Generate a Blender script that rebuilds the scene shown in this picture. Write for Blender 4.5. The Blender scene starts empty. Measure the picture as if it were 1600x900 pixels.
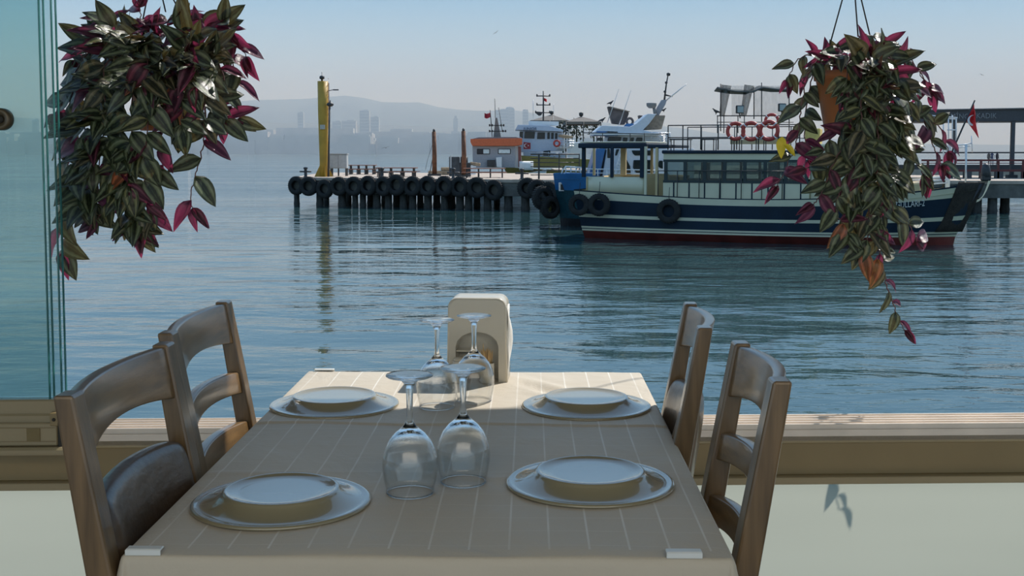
import bpy, math, random
from mathutils import Vector, Matrix, Euler

# ---------------------------------------------------------------- camera
F = 1800.0
PITCH = math.radians(4.1)
CAM = Vector((0.0, 0.0, 1.29))
CY = 238 + F * math.tan(PITCH)
cd = bpy.data.cameras.new('camera')
cam = bpy.data.objects.new('camera', cd)
bpy.context.scene.collection.objects.link(cam)
cam.location = CAM
cam.rotation_euler = (math.radians(90) - PITCH, 0, 0)
cd.sensor_width = 36.0
cd.lens = 36.0 * F / 1600.0
cd.shift_y = (CY - 450) / 1600.0
cd.clip_start = 0.05
cd.clip_end = 20000
sc = bpy.context.scene
sc.camera = cam
# ---------------------------------------------------------------- sky
world = bpy.data.worlds.new('sky')
sc.world = world
world.use_nodes = True
wn = world.node_tree.nodes
wl = world.node_tree.links
wn.clear()
wo = wn.new('ShaderNodeOutputWorld')
bg = wn.new('ShaderNodeBackground')
tc = wn.new('ShaderNodeTexCoord')
sp = wn.new('ShaderNodeSeparateXYZ')
rp = wn.new('ShaderNodeValToRGB')
wl.new(tc.outputs['Generated'], sp.inputs[0])
wl.new(sp.outputs['Z'], rp.inputs['Fac'])
wl.new(rp.outputs['Color'], bg.inputs['Color'])
wl.new(bg.outputs[0], wo.inputs['Surface'])
cr = rp.color_ramp
cr.elements[0].position = 0.0
cr.elements[0].color = (0.50, 0.60, 0.66, 1)
cr.elements[1].position = 1.0
cr.elements[1].color = (0.10, 0.22, 0.45, 1)
for p_, c_ in ((0.045, (0.49, 0.60, 0.67)), (0.085, (0.32, 0.475, 0.60)), (0.13, (0.19, 0.36, 0.53)),
               (0.25, (0.22, 0.38, 0.56)), (0.5, (0.21, 0.36, 0.55))):
    e = cr.elements.new(p_)
    e.color = (*c_, 1)
bg.inputs['Strength'].default_value = 1.0
# ---------------------------------------------------------------- sun
SUN_DIR = Vector((0.50, 0.55, 0.85)).normalized()     # towards the sun
sd = bpy.data.lights.new('sun', 'SUN')
sun = bpy.data.objects.new('sun', sd)
sc.collection.objects.link(sun)
sun.rotation_euler = SUN_DIR.to_track_quat('Z', 'Y').to_euler()
sd.energy = 3.4
sd.color = (1.0, 0.95, 0.88)
sd.angle = math.radians(0.6)
# added warm fill light, unseen behind the viewer, brightening table, chairs and leaf fronts
ld = bpy.data.lights.new('fill_light', 'AREA')
lamp = bpy.data.objects.new('fill_light', ld)
sc.collection.objects.link(lamp)
lamp.location = (0.2, -1.3, 2.62)
lamp.rotation_euler = (math.radians(38), 0, 0)
ld.shape = 'RECTANGLE'; ld.size = 4.5; ld.size_y = 1.6
ld.energy = 46
ld.color = (1.0, 0.90, 0.76)
# ---------------------------------------------------------------- exposure
sc.view_settings.view_transform = 'Standard'
sc.view_settings.look = 'None'
sc.view_settings.exposure = 0.55
sc.view_settings.gamma = 1.0
sc.view_settings.use_curve_mapping = False
sc.cycles.use_denoising = True
sc.cycles.max_bounces = 12
sc.cycles.transparent_max_bounces = 24
sc.cycles.transmission_bounces = 12
sc.cycles.volume_bounces = 0
sc.cycles.caustics_refractive = False
sc.cycles.caustics_reflective = False
sc.cycles.sample_clamp_indirect = 4.0

R = math.radians
PI = math.pi
COL = sc.collection
rnd = random.Random(7)
ZW = 1.29 - 3.43          # water level

def ray(u, v):
    x = (u - 800) / F
    y = -(v - CY) / F
    c, s = math.cos(PITCH), math.sin(PITCH)
    return Vector((x, c + y * s, y * c - s))
def P(u, v, Y):
    d = ray(u, v)
    return CAM + d * (Y / d.y)
def PZ(u, v, z):
    d = ray(u, v)
    return CAM + d * ((z - CAM.z) / d.z)

# ---------------------------------------------------------------- materials
MATS = {}
def mat(name, color, rough=0.6, metal=0.0, var=0.12, scale=8.0, bump=0.0, bscale=40.0, coat=0.0, trans=0.0, ior=1.5, emit=None, stretch=(1, 1, 1), spec=0.5):
    """procedural principled material with a little colour variation and fine relief"""
    if name in MATS:
        return MATS[name]
    m = bpy.data.materials.new(name)
    m.use_nodes = True
    n, l = m.node_tree.nodes, m.node_tree.links
    b = n['Principled BSDF']
    b.inputs['Roughness'].default_value = rough
    b.inputs['Metallic'].default_value = metal
    b.inputs['Coat Weight'].default_value = coat
    b.inputs['Coat Roughness'].default_value = 0.15
    b.inputs['Transmission Weight'].default_value = trans
    b.inputs['IOR'].default_value = ior
    b.inputs['Specular IOR Level'].default_value = spec
    t = n.new('ShaderNodeTexCoord')
    mp = n.new('ShaderNodeMapping')
    mp.inputs['Scale'].default_value = stretch
    l.new(t.outputs['Object'], mp.inputs[0])
    if var > 0:
        ns = n.new('ShaderNodeTexNoise')
        ns.inputs['Scale'].default_value = scale
        ns.inputs['Detail'].default_value = 5
        l.new(mp.outputs[0], ns.inputs['Vector'])
        r = n.new('ShaderNodeValToRGB')
        r.color_ramp.elements[0].position = 0.3
        r.color_ramp.elements[1].position = 0.7
        r.color_ramp.elements[0].color = (*[c * (1 - var) for c in color], 1)
        r.color_ramp.elements[1].color = (*[min(1, c * (1 + var)) for c in color], 1)
        l.new(ns.outputs[0], r.inputs[0])
        l.new(r.outputs[0], b.inputs['Base Color'])
    else:
        b.inputs['Base Color'].default_value = (*color, 1)
    if bump > 0:
        nb = n.new('ShaderNodeTexNoise')
        nb.inputs['Scale'].default_value = bscale
        nb.inputs['Detail'].default_value = 4
        l.new(mp.outputs[0], nb.inputs['Vector'])
        bp = n.new('ShaderNodeBump')
        bp.inputs['Distance'].default_value = bump
        l.new(nb.outputs[0], bp.inputs['Height'])
        l.new(bp.outputs[0], b.inputs['Normal'])
    MATS[name] = m
    return m

# ---------------------------------------------------------------- mesh builder
class MB:
    def __init__(s):
        s.v, s.f, s.mi, s.sm, s.mats = [], [], [], [], []
        s.cur = 0
        s.uv = None
    def m(s, material):
        if material not in s.mats:
            s.mats.append(material)
        s.cur = s.mats.index(material)
        return s
    def add(s, vs, fs, smooth=False, M=None):
        o = len(s.v)
        for v in vs:
            v = Vector(v)
            s.v.append(M @ v if M is not None else v)
        for f in fs:
            s.f.append([i + o for i in f])
            s.mi.append(s.cur)
            s.sm.append(smooth)
        return s
    def box(s, c, d, M=None, bev=0.0):
        x, y, z = d[0] / 2, d[1] / 2, d[2] / 2
        c = Vector(c)
        b = min(bev, x * .9, y * .9, z * .9)
        if b <= 0:
            vs = [c + Vector((i * x, j * y, k * z)) for k in (-1, 1) for j in (-1, 1) for i in (-1, 1)]
            fs = [(0, 2, 3, 1), (4, 5, 7, 6), (0, 1, 5, 4), (2, 6, 7, 3), (0, 4, 6, 2), (1, 3, 7, 5)]
            return s.add(vs, fs, False, M)
        vs, idx = [], {}
        for i in (-1, 1):
            for j in (-1, 1):
                for k in (-1, 1):
                    for a in range(3):
                        p = [i * (x - b), j * (y - b), k * (z - b)]
                        p[a] += (i, j, k)[a] * b
                        idx[(i, j, k, a)] = len(vs)
                        vs.append(c + Vector(p))
        fs = []
        for a in range(3):
            u, w = (a + 1) % 3, (a + 2) % 3
            for sg in (-1, 1):
                q = []
                for (p1, p2) in ((-1, -1), (1, -1), (1, 1), (-1, 1)):
                    k = [0, 0, 0]; k[a] = sg; k[u] = p1; k[w] = p2
                    q.append(idx[(*k, a)])
                fs.append(q if sg > 0 else q[::-1])
        for a in range(3):          # edges along axis a
            u, w = (a + 1) % 3, (a + 2) % 3
            for p1 in (-1, 1):
                for p2 in (-1, 1):
                    k0 = [0, 0, 0]; k0[a] = -1; k0[u] = p1; k0[w] = p2
                    k1 = list(k0); k1[a] = 1
                    q = [idx[(*k0, u)], idx[(*k1, u)], idx[(*k1, w)], idx[(*k0, w)]]
                    fs.append(q if p1 * p2 < 0 else q[::-1])
        for i in (-1, 1):
            for j in (-1, 1):
                for k in (-1, 1):
                    q = [idx[(i, j, k, a)] for a in range(3)]
                    fs.append(q if i * j * k > 0 else q[::-1])
        return s.add(vs, fs, False, M)
    def frame(s, p0, p1, up=(0, 0, 1)):
        p0, p1 = Vector(p0), Vector(p1)
        d = (p1 - p0)
        L = d.length
        d.normalize()
        up = Vector(up)
        if abs(d.dot(up)) > .98:
            up = Vector((0, 1, 0))
        x = d.cross(up).normalized()
        y = x.cross(d).normalized()
        return Matrix((x, d, y)).transposed().to_4x4(), L, (p0 + p1) / 2
    def beam(s, p0, p1, w, h, up=(0, 0, 1), bev=0.0):
        M, L, c = s.frame(p0, p1, up)
        return s.box((0, 0, 0), (w, L, h), Matrix.Translation(c) @ M, bev)
    def tube(s, pts, r, n=8, caps=True, closed=False):
        pts = [Vector(p) for p in pts]
        rs = r if isinstance(r, (list, tuple)) else [r] * len(pts)
        vs, fs = [], []
        N = len(pts)
        up = Vector((0, 0, 1))
        prev = None
        for i, p in enumerate(pts):
            if closed:
                d = pts[(i + 1) % N] - pts[i - 1]
            else:
                d = pts[min(i + 1, N - 1)] - pts[max(i - 1, 0)]
            d.normalize()
            if prev is None:
                a = up if abs(d.dot(up)) < .95 else Vector((1, 0, 0))
                x = d.cross(a).normalized()
            else:
                x = (prev - d * prev.dot(d)).normalized()
            prev = x
            y = d.cross(x)
            for k in range(n):
                t = 2 * PI * k / n
                vs.append(p + (x * math.cos(t) + y * math.sin(t)) * rs[i])
        for i in range(N if closed else N - 1):
            j = (i + 1) % N
            for k in range(n):
                k2 = (k + 1) % n
                fs.append((i * n + k, i * n + k2, j * n + k2, j * n + k))
        if caps and not closed:
            fs.append(tuple(range(n))[::-1])
            fs.append(tuple(range((N - 1) * n, N * n)))
        return s.add(vs, fs, True)
    def lathe(s, prof, n=32, M=None, closed=False):
        """profile of (r, z); r=0 makes a pole"""
        vs, rows = [], []
        for (r, z) in prof:
            if r < 1e-7:
                rows.append([len(vs)] * n)
                vs.append(Vector((0, 0, z)))
            else:
                rows.append([len(vs) + k for k in range(n)])
                for k in range(n):
                    t = 2 * PI * k / n
                    vs.append(Vector((r * math.cos(t), r * math.sin(t), z)))
        fs = []
        pr = list(zip(rows, rows[1:] + ([rows[0]] if closed else [])))
        for a, b in (pr if closed else pr[:len(rows) - 1]):
            for k in range(n):
                k2 = (k + 1) % n
                f = []
                for q in (a[k], a[k2], b[k2], b[k]):
                    if q not in f:
                        f.append(q)
                if len(f) > 2:
                    fs.append(f)
        return s.add(vs, fs, True, M)
    def prism(s, poly, h, M=None):
        """polygon in xy extruded from z=0 to z=h"""
        n = len(poly)
        vs = [Vector((p[0], p[1], 0)) for p in poly] + [Vector((p[0], p[1], h)) for p in poly]
        fs = [tuple(range(n))[::-1], tuple(range(n, 2 * n))] + [(i, (i + 1) % n, n + (i + 1) % n, n + i) for i in range(n)]
        return s.add(vs, fs, False, M)
    def grid(s, fn, nu, nv, smooth=True, closeu=False):
        vs = [Vector(fn(i / nu, j / nv)) for j in range(nv + 1) for i in range(nu + 1)]
        w = nu + 1
        fs = [(j * w + i, j * w + i + 1, (j + 1) * w + i + 1, (j + 1) * w + i) for j in range(nv) for i in range(nu)]
        return s.add(vs, fs, smooth)
    def torus(s, Rm, r, nR=28, nr=10, M=None, zs=1.0):
        prof = [(Rm + r * math.cos(2 * PI * k / nr), zs * r * math.sin(2 * PI * k / nr)) for k in range(nr)]
        return s.lathe(prof, nR, M, closed=True)
    def build(s, name, material=None, parent=None, loc=None):
        me = bpy.data.meshes.new(name)
        me.from_pydata([tuple(v) for v in s.v], [], s.f)
        ms = s.mats if s.mats else [material]
        for m_ in ms:
            me.materials.append(m_)
        me.polygons.foreach_set('material_index', s.mi if s.mats else [0] * len(s.f))
        me.polygons.foreach_set('use_smooth', s.sm)
        me.update()
        o = bpy.data.objects.new(name, me)
        COL.objects.link(o)
        if parent is not None:
            o.parent = parent
        if loc is not None:
            o.location = loc
        return o

def tag(o, label=None, cat=None, group=None, kind=None):
    if label: o['label'] = label
    if cat: o['category'] = cat
    if group: o['group'] = group
    if kind: o['kind'] = kind
    return o
def empty(name, loc=(0, 0, 0), rz=0.0, label=None, cat=None, group=None, kind=None):
    o = bpy.data.objects.new(name, None)
    o.empty_display_size = 0.1
    COL.objects.link(o)
    o.location = loc
    o.rotation_euler = (0, 0, rz)
    return tag(o, label, cat, group, kind)
CH = {}
def copy_obj(o, parent=None):
    c = o.copy()
    COL.objects.link(c)
    c.parent = parent
    return c
def copy_tree(root, kids, loc=None, rz=None, label=None, group=None):
    """kids: list of (part, [sub parts])"""
    r = copy_obj(root)
    if loc is not None: r.location = loc
    if rz is not None: r.rotation_euler = (0, 0, rz)
    if label: r['label'] = label
    if group: r['group'] = group
    for ch in root_children(root, kids):
        c = copy_obj(ch, r)
        for g in [x for x in kids if x.parent is ch]:
            copy_obj(g, c)
    return r
def root_children(root, objs):
    return [x for x in objs if x.parent is root]
def add_mod(o, typ, **kw):
    m_ = o.modifiers.new(typ.lower(), typ)
    for k, v in kw.items():
        setattr(m_, k, v)
    return m_
def text_mesh(name, s, size, depth, material, parent, loc, rot, align='LEFT', sx=1.0):
    cu = bpy.data.curves.new(name, 'FONT')
    cu.body = s
    cu.size = size
    cu.extrude = depth
    cu.align_x = align
    cu.resolution_u = 2
    t = bpy.data.objects.new(name, cu)
    COL.objects.link(t)
    bpy.context.view_layer.update()
    dg = bpy.context.evaluated_depsgraph_get()
    me = bpy.data.meshes.new_from_object(t.evaluated_get(dg))
    bpy.data.objects.remove(t)
    me.materials.clear()
    me.materials.append(material)
    o = bpy.data.objects.new(name, me)
    COL.objects.link(o)
    o.parent = parent
    o.location = loc
    o.rotation_euler = rot
    o.scale = (sx, 1, 1)
    return o

# ================================================================ SETTING: sea, haze, far shore
def water_mat():
    m = bpy.data.materials.new('sea_water')
    m.use_nodes = True
    n, l = m.node_tree.nodes, m.node_tree.links
    b = n['Principled BSDF']
    b.inputs['Base Color'].default_value = (0.024, 0.058, 0.062, 1)
    b.inputs['Roughness'].default_value = 0.04
    b.inputs['IOR'].default_value = 1.60
    t = n.new('ShaderNodeTexCoord')
    def noise(scale, detail, stretch, rough=0.5, dist=0.0):
        mp = n.new('ShaderNodeMapping')
        mp.inputs['Scale'].default_value = stretch
        mp.inputs['Rotation'].default_value = (0, 0, R(8))
        l.new(t.outputs['Object'], mp.inputs[0])
        x = n.new('ShaderNodeTexNoise')
        x.inputs['Scale'].default_value = scale
        x.inputs['Detail'].default_value = detail
        x.inputs['Roughness'].default_value = rough
        x.inputs['Distortion'].default_value = dist
        l.new(mp.outputs[0], x.inputs['Vector'])
        return x.outputs[0]
    def mul(a, k):
        x = n.new('ShaderNodeMath'); x.operation = 'MULTIPLY'
        if isinstance(a, float): x.inputs[0].default_value = a
        else: l.new(a, x.inputs[0])
        if isinstance(k, float): x.inputs[1].default_value = k
        else: l.new(k, x.inputs[1])
        return x.outputs[0]
    def add(a, b_):
        x = n.new('ShaderNodeMath'); x.operation = 'ADD'
        l.new(a, x.inputs[0]); l.new(b_, x.inputs[1])
        return x.outputs[0]
    swell = noise(0.30, 2, (0.6, 1.2, 1))
    mid = noise(1.0, 3, (0.55, 1.3, 1), 0.5, 0.3)
    fine = noise(4.0, 3, (0.6, 1.1, 1), 0.55)
    mask = noise(0.035, 3, (0.7, 1.6, 1))
    rmp = n.new('ShaderNodeMapRange')
    rmp.inputs['From Min'].default_value = 0.38
    rmp.inputs['From Max'].default_value = 0.62
    rmp.inputs['To Min'].default_value = 0.35
    rmp.inputs['To Max'].default_value = 1.3
    l.new(mask, rmp.inputs['Value'])
    # breeze: the open water past the pier is choppier than the sheltered basin
    sxyz = n.new('ShaderNodeSeparateXYZ'); l.new(t.outputs['Object'], sxyz.inputs[0])
    brz = n.new('ShaderNodeMapRange'); brz.inputs['From Min'].default_value = 55; brz.inputs['From Max'].default_value = 110
    brz.inputs['To Min'].default_value = 1.0; brz.inputs['To Max'].default_value = 3.2
    l.new(sxyz.outputs['Y'], brz.inputs['Value'])
    h = add(mul(swell, WAVE[0]), mul(mul(add(mul(mid, WAVE[1]), mul(fine, WAVE[2])), rmp.outputs[0]), brz.outputs[0]))
    bp = n.new('ShaderNodeBump')
    bp.inputs['Distance'].default_value = 1.0
    bp.inputs['Strength'].default_value = 1.0
    l.new(h, bp.inputs['Height'])
    l.new(bp.outputs[0], b.inputs['Normal'])
    return m
WAVE = (0.13, 0.068, 0.013)
b = MB()
b.add([(-7000, -20, 0), (7000, -20, 0), (7000, 9000, 0), (-7000, 9000, 0)], [(0, 1, 2, 3)])
sea = b.build('sea', water_mat(), loc=(0, 0, ZW))
tag(sea, kind='structure')

# haze: real scattering air over the far water
m = bpy.data.materials.new('haze_air')
m.use_nodes = True
n, l = m.node_tree.nodes, m.node_tree.links
n.remove(n['Principled BSDF'])
vs = n.new('ShaderNodeVolumeScatter')
vs.inputs['Color'].default_value = (0.62, 0.80, 1.0, 1)
vs.inputs['Density'].default_value = 0.00072
vs.inputs['Anisotropy'].default_value = 0.0
l.new(vs.outputs[0], n['Material Output'].inputs['Volume'])
b = MB()
b.box((0, 3000, 150), (9000, 3800, 300 + 2 * abs(ZW) + .02))
hz = b.build('haze', m)
tag(hz, kind='structure')

def ridge(name, Y, prof, color, depth, seed):
    """hill ridge: prof = (u, v) crest points, built as a real slope with front and back"""
    rr = random.Random(seed)
    b = MB()
    us = [p[0] for p in prof]
    N = 90
    def crest(u):
        for (a, b2) in zip(prof, prof[1:]):
            if a[0] <= u <= b2[0]:
                t = (u - a[0]) / (b2[0] - a[0])
                t = t * t * (3 - 2 * t)
                return a[1] + (b2[1] - a[1]) * t
        return prof[-1][1]
    rows = 7
    vs_, fs = [], []
    for i in range(N + 1):
        u = us[0] + (us[-1] - us[0]) * i / N
        top = P(u, crest(u) + rr.uniform(-.4, .4), Y)
        H = top.z - ZW
        for j in range(rows):
            t = j / (rows - 1) * 2 - 1
            k = max(0, 1 - abs(t) ** 1.5)
            w = H * k * (1 if abs(t) < .01 else rr.uniform(.85, 1.05))
            vs_.append((top.x * (1 + t * depth / Y), Y + t * depth, ZW - 1 + (w + 1 if k > 0 else 0)))
    for i in range(N):
        for j in range(rows - 1):
            a = i * rows + j
            fs.append((a, a + rows, a + rows + 1, a + 1))
    b.add(vs_, fs, True)
    o = b.build(name, mat(name + '_slope', color, 0.95, var=.2, scale=0.01))
    return tag(o, kind='structure')
ridge('mountain', 3800, [(-500, 215), (-100, 180), (80, 185), (180, 175), (250, 178), (330, 163), (400, 156), (470, 155), (545, 149), (575, 154), (600, 160), (650, 160), (700, 170), (740, 173), (800, 172), (880, 186), (1000, 196), (1200, 214), (1500, 226), (2100, 232)], (0.10, 0.13, 0.12), 350, 1)
ridge('hill', 2900, [(-400, 232), (0, 222), (150, 205), (260, 200), (330, 205), (400, 192), (520, 193), (620, 196), (700, 200), (760, 197), (820, 202), (900, 212), (1100, 225), (1300, 233), (1600, 236)], (0.12, 0.14, 0.13), 250, 2)

# far skyline: one thing per tower that can be told apart
far_wall = mat('far_concrete', (0.42, 0.42, 0.41), 0.9, var=.12, scale=.05)
far_glass = mat('far_window_band', (0.25, 0.27, 0.29), 0.4)
towers = [(570, 173, 15, 'square', 'tall slab tower in the haze right of the yellow column'),
          (586, 183, 13, 'square', 'lower haze-blurred tower just right of the tall slab tower'),
          (546, 189, 22, 'square', 'broad hazy block just left of the tall slab tower'),
          (712, 182, 9, 'point', 'slim stepped tower in the haze above the two rusty posts'),
          (797, 166, 14, 'round', 'highest round-topped tower behind the little red flag'),
          (785, 172, 22, 'square', 'wide hazy tower joined left of the highest round-topped tower'),
          (821, 170, 9, 'round', 'slender round-topped tower standing alone right of the pair behind the flag'),
          (470, 176, 9, 'square', 'narrow hazy tower left of the yellow column'),
          (527, 190, 14, 'square', 'small hazy block right beside the yellow column'),
          (57, 187, 11, 'square', 'hazy tower seen through the left window glass')]
for (u, v, w, kind, lab) in towers:
    Y = 2560 + (u * 37 % 200)
    top = P(u, v, Y)
    W = w / F * Y
    H = top.z - ZW
    t = empty('tower', (top.x, Y, ZW), 0, lab, 'building', 'hazy towers on the far shore')
    b = MB()
    if kind == 'round':
        b.box((0, 0, H * .47), (W, W * .8, H * .94))
        b.lathe([(W * .5, H * .94), (W * .47, H * .965), (W * .35, H * .985), (0, H)], 16)
    elif kind == 'point':
        b.box((0, 0, H * .30), (W * 1.5, W, H * .6)); b.box((0, 0, H * .7), (W * .8, W * .8, H * .5)); b.box((0, 0, H * .97), (W * .4, W * .4, H * .1))
    else:
        b.box((0, 0, H * .5), (W, W * .8, H)); b.box((W * .1, 0, H + 1), (W * .5, W * .4, 2.5))
    b.build('shell', far_wall, t)
    b = MB()
    for k in range(int(H / 7)):
        b.box((0, -W * .4 - .1, 5 + k * 7), (W * .85, .4, 2.2))
    if kind != 'point':
        o = b.build('window_band', far_glass, t); o['kind'] = 'stuff'
b = MB()
rr = random.Random(5)
for i in range(420):                      # uncountable low town along the shore
    u = rr.uniform(-250, 1000)
    v = rr.uniform(205, 226) - (6 if rr.random() < .12 else 0)
    Y = rr.uniform(2300, 2500)
    if u > 850: v = max(v, 215)
    p = P(u, v, Y)
    b.box((p.x, Y, (p.z + ZW) / 2 - 1), (rr.uniform(30, 70), 25, p.z - ZW))
o = b.build('shore_town', far_wall); tag(o, 'dense low hazy town blocks along the far shore below the mountain', 'buildings', kind='stuff')
# ================================================================ SETTING: the restaurant terrace
WROT = R(1.6)                               # window line is turned a little
def wy(x): return 3.075 + math.tan(WROT) * x
m_beam = mat('beige_metal', (0.36, 0.29, 0.17), 0.35, 0.0, var=.10, scale=2.5, bump=.0006, bscale=30, coat=.25)
m_beam2 = mat('brown_beige_metal', (0.27, 0.20, 0.095), 0.4, 0.0, var=.12, scale=2.0, bump=.0006, bscale=30, coat=.2)
m_alu = mat('worn_aluminium', (0.80, 0.70, 0.60), 0.40, 0.35, var=.12, scale=6, bump=.0003)
m_dark = mat('dark_gap', (0.03, 0.028, 0.022), 0.7)
m_floor = mat('terrace_tile', (0.30, 0.26, 0.21), 0.4, var=.15, scale=3)
b = MB()
b.box((1.0, 0.02, -.06), (13, 6.06, .12))
tag(b.build('floor', m_floor), kind='structure')
b = MB()
b.box((1.0, 3.0, -1.15), (13, .3, 2.06))
tag(b.build('wall_quay', mat('quay_concrete', (0.25, .24, .21), .9, bump=.01, bscale=6)), kind='structure')
m_ceil = mat('awning_cloth', (0.55, 0.50, 0.40), 0.8)
b = MB()
quadp = [(-5.8, -3.1), (8.2, -3.1), (8.2, 3.56 + .03 * 8.2), (-5.8, 3.56 - .03 * 5.8)]
b.add([(x, y, 2.71) for x, y in quadp] + [(x, y, 2.81) for x, y in quadp], [(3, 2, 1, 0), (4, 5, 6, 7), (0, 1, 5, 4), (1, 2, 6, 5), (2, 3, 7, 6), (3, 0, 4, 7)])
tag(b.build('ceiling', m_ceil), kind='structure')
b = MB()
b.beam((-5.8, 3.56 - .03 * 5.8 - .03, 2.68), (8.2, 3.56 + .03 * 8.2 - .03, 2.68), .05, .12)
tag(b.build('trim_1', m_beam), kind='structure')

win = empty('window_1', (0, 3.075, 0), WROT, kind='structure')
def zat(v, Y): return P(800, v, Y).z
Yf = 3.075
# sliding track along the sill
zt = zat(673, Yf)
b = MB()
b.box((0, .065, zt - .018), (12, .13, .03))
b.build('track_base', m_alu, win)
for k in range(5):
    b = MB()
    b.box((0, .008 + k * .0285, zt + .004), (12, .007, .016), bev=.0015)
    b.build('track_rail', m_alu, win)
b = MB()
z1 = zat(691, Yf)
b.box((0, .05, (zt + z1) / 2 - .014), (12, .10, zt - z1 - .006), bev=.004)
b.build('sill_face', m_beam, win)
b = MB()
b.box((0, .06, z1 - .002), (12, .08, .006))
b.build('sill_joint', m_dark, win)
z2 = zat(746, Yf)
b = MB()
b.box((0, .055, (z1 + z2) / 2 - .002), (12, .10, z1 - z2 - .002), bev=.003)
b.build('beam', m_beam2, win)
z3 = zat(758, Yf)
b = MB()
b.box((0, .045, (z2 + z3) / 2), (12, .13, z2 - z3 - .001), bev=.002)
b.build('ledge', m_beam, win)
# frosted glass parapet: clear glass with a frosted film on its room side
m_clear = bpy.data.materials.new('clear_glass'); m_clear.use_nodes = True
n, l = m_clear.node_tree.nodes, m_clear.node_tree.links
n.remove(n['Principled BSDF'])
tr = n.new('ShaderNodeBsdfTransparent'); tr.inputs[0].default_value = (.97, .99, .98, 1)
l.new(tr.outputs[0], n['Material Output'].inputs[0])
m_film = bpy.data.materials.new('frosted_film'); m_film.use_nodes = True
n, l = m_film.node_tree.nodes, m_film.node_tree.links
n.remove(n['Principled BSDF'])
t1 = n.new('ShaderNodeBsdfTranslucent'); t1.inputs[0].default_value = (.70, .69, .57, 1)
t2 = n.new('ShaderNodeBsdfDiffuse'); t2.inputs[0].default_value = (.42, .43, .38, 1)
mx = n.new('ShaderNodeMixShader'); mx.inputs[0].default_value = .48
ns = n.new('ShaderNodeTexNoise'); ns.inputs['Scale'].default_value = 2.0
mr = n.new('ShaderNodeMapRange'); mr.inputs['To Min'].default_value = .42; mr.inputs['To Max'].default_value = .54
l.new(ns.outputs[0], mr.inputs[0]); l.new(mr.outputs[0], mx.inputs[0])
l.new(t1.outputs[0], mx.inputs[1]); l.new(t2.outputs[0], mx.inputs[2])
l.new(mx.outputs[0], n['Material Output'].inputs[0])
def frosted(x0, x1):
    b = MB()
    b.m(m_clear).box(((x0 + x1) / 2, .10, z3 / 2), (x1 - x0, .01, z3 - .004))
    b.m(m_film)
    for i, f in enumerate(b.f):
        c = sum((b.v[j] for j in f), Vector()) / len(f)
        if abs(c.y - .095) < 1e-4:
            b.mi[i] = b.mats.index(m_film)
    b.build('frosted_pane', None, win)
frosted(-5.5, -.52); frosted(-.48, 1.9) ; frosted(1.93, 6.5)
for x in (-.5,):
    b = MB(); b.box((x, .10, z3 / 2), (.035, .03, z3), bev=.003); b.build('mullion', m_beam, win)

# left: stack of folded glass panes standing in a bottom rail
zr = zat(700, 3.0)
pl = empty('window_2', (0, 2.985, 0), WROT, kind='structure')
zA, zB, zC, zD = [zat(v, 2.985) for v in (622, 655, 692, 704)]
xe = P(100, 640, 2.985).x
b = MB(); b.box(((xe - 4) / 2, .03, (zA + zB) / 2), (4 + xe, .035, zA - zB), bev=.004); b.build('pane_shoe', m_beam, pl)
b = MB(); b.box(((xe - .02 - 4) / 2, .012, (zA + zB) / 2 - .022), (4 + xe - .02, .012, .028), bev=.005); b.build('shoe_bead', m_beam, pl)
b = MB(); b.box((xe - .012, .004, (zA + zB) / 2 - .02), (.022, .022, .035), bev=.002); b.build('end_stop', m_beam2, pl)
b = MB(); b.tube([(xe - .012, -.006, (zA + zB) / 2 - .02), (xe - .012, -.009, (zA + zB) / 2 - .02)], .0045, 12); b.build('screw', m_dark, pl)
b = MB(); b.box(((xe - .005 - 4) / 2, .02, (zB + zC) / 2), (4 + xe - .005, .05, zB - zC - .003), bev=.003)
b.build('lower_rail', m_beam, pl)
for dz in (.018, -.018):
    b = MB(); b.box(((xe - .01 - 4) / 2, -.0055, (zB + zC) / 2 + dz), (4 + xe - .01, .002, .002)); b.build('rail_groove', m_beam2, pl)
pt = P(58, 671, 2.97)
b = MB(); b.box((pt.x, -.006, (zB + zC) / 2), (.034, .003, .034)); b.build('tape_patch', mat('old_tape', (.22, .17, .08), .8, bump=.001, bscale=90), pl)
b = MB(); b.box(((xe + .02 - 4) / 2, .015, (zC + zD) / 2), (4.02 + xe, .07, zC - zD), bev=.006); b.build('bottom_bead', m_beam, pl)
b = MB(); b.box((xe + .003, .02, (zB + zC) / 2), (.010, .055, zB - zC), bev=.001); b.build('rail_end_cap', m_dark, pl)

def glass_mat(name, tint, edge=False):
    m = bpy.data.materials.new(name); m.use_nodes = True
    n, l = m.node_tree.nodes, m.node_tree.links
    n.remove(n['Principled BSDF'])
    tr = n.new('ShaderNodeBsdfTransparent'); tr.inputs[0].default_value = (*tint, 1)
    gl = n.new('ShaderNodeBsdfGlossy'); gl.inputs['Roughness'].default_value = 0.02
    df = n.new('ShaderNodeBsdfDiffuse'); df.inputs[0].default_value = (.45, .62, .58, 1)
    fr = n.new('ShaderNodeFresnel'); fr.inputs['IOR'].default_value = 1.3
    m1 = n.new('ShaderNodeMixShader'); m2 = n.new('ShaderNodeMixShader')
    ns = n.new('ShaderNodeTexNoise'); ns.inputs['Scale'].default_value = 1.4; ns.inputs['Detail'].default_value = 4
    mr = n.new('ShaderNodeMapRange'); mr.inputs['To Min'].default_value = .01; mr.inputs['To Max'].default_value = .07
    l.new(ns.outputs[0], mr.inputs[0]); l.new(mr.outputs[0], m2.inputs[0])
    l.new(fr.outputs[0], m1.inputs[0]); l.new(tr.outputs[0], m1.inputs[1]); l.new(gl.outputs[0], m1.inputs[2])
    l.new(m1.outputs[0], m2.inputs[1]); l.new(df.outputs[0], m2.inputs[2])
    l.new(m2.outputs[0], n['Material Output'].inputs[0])
    return m
m_pane = glass_mat('teal_window_glass', (.925, .968, .965))
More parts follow.
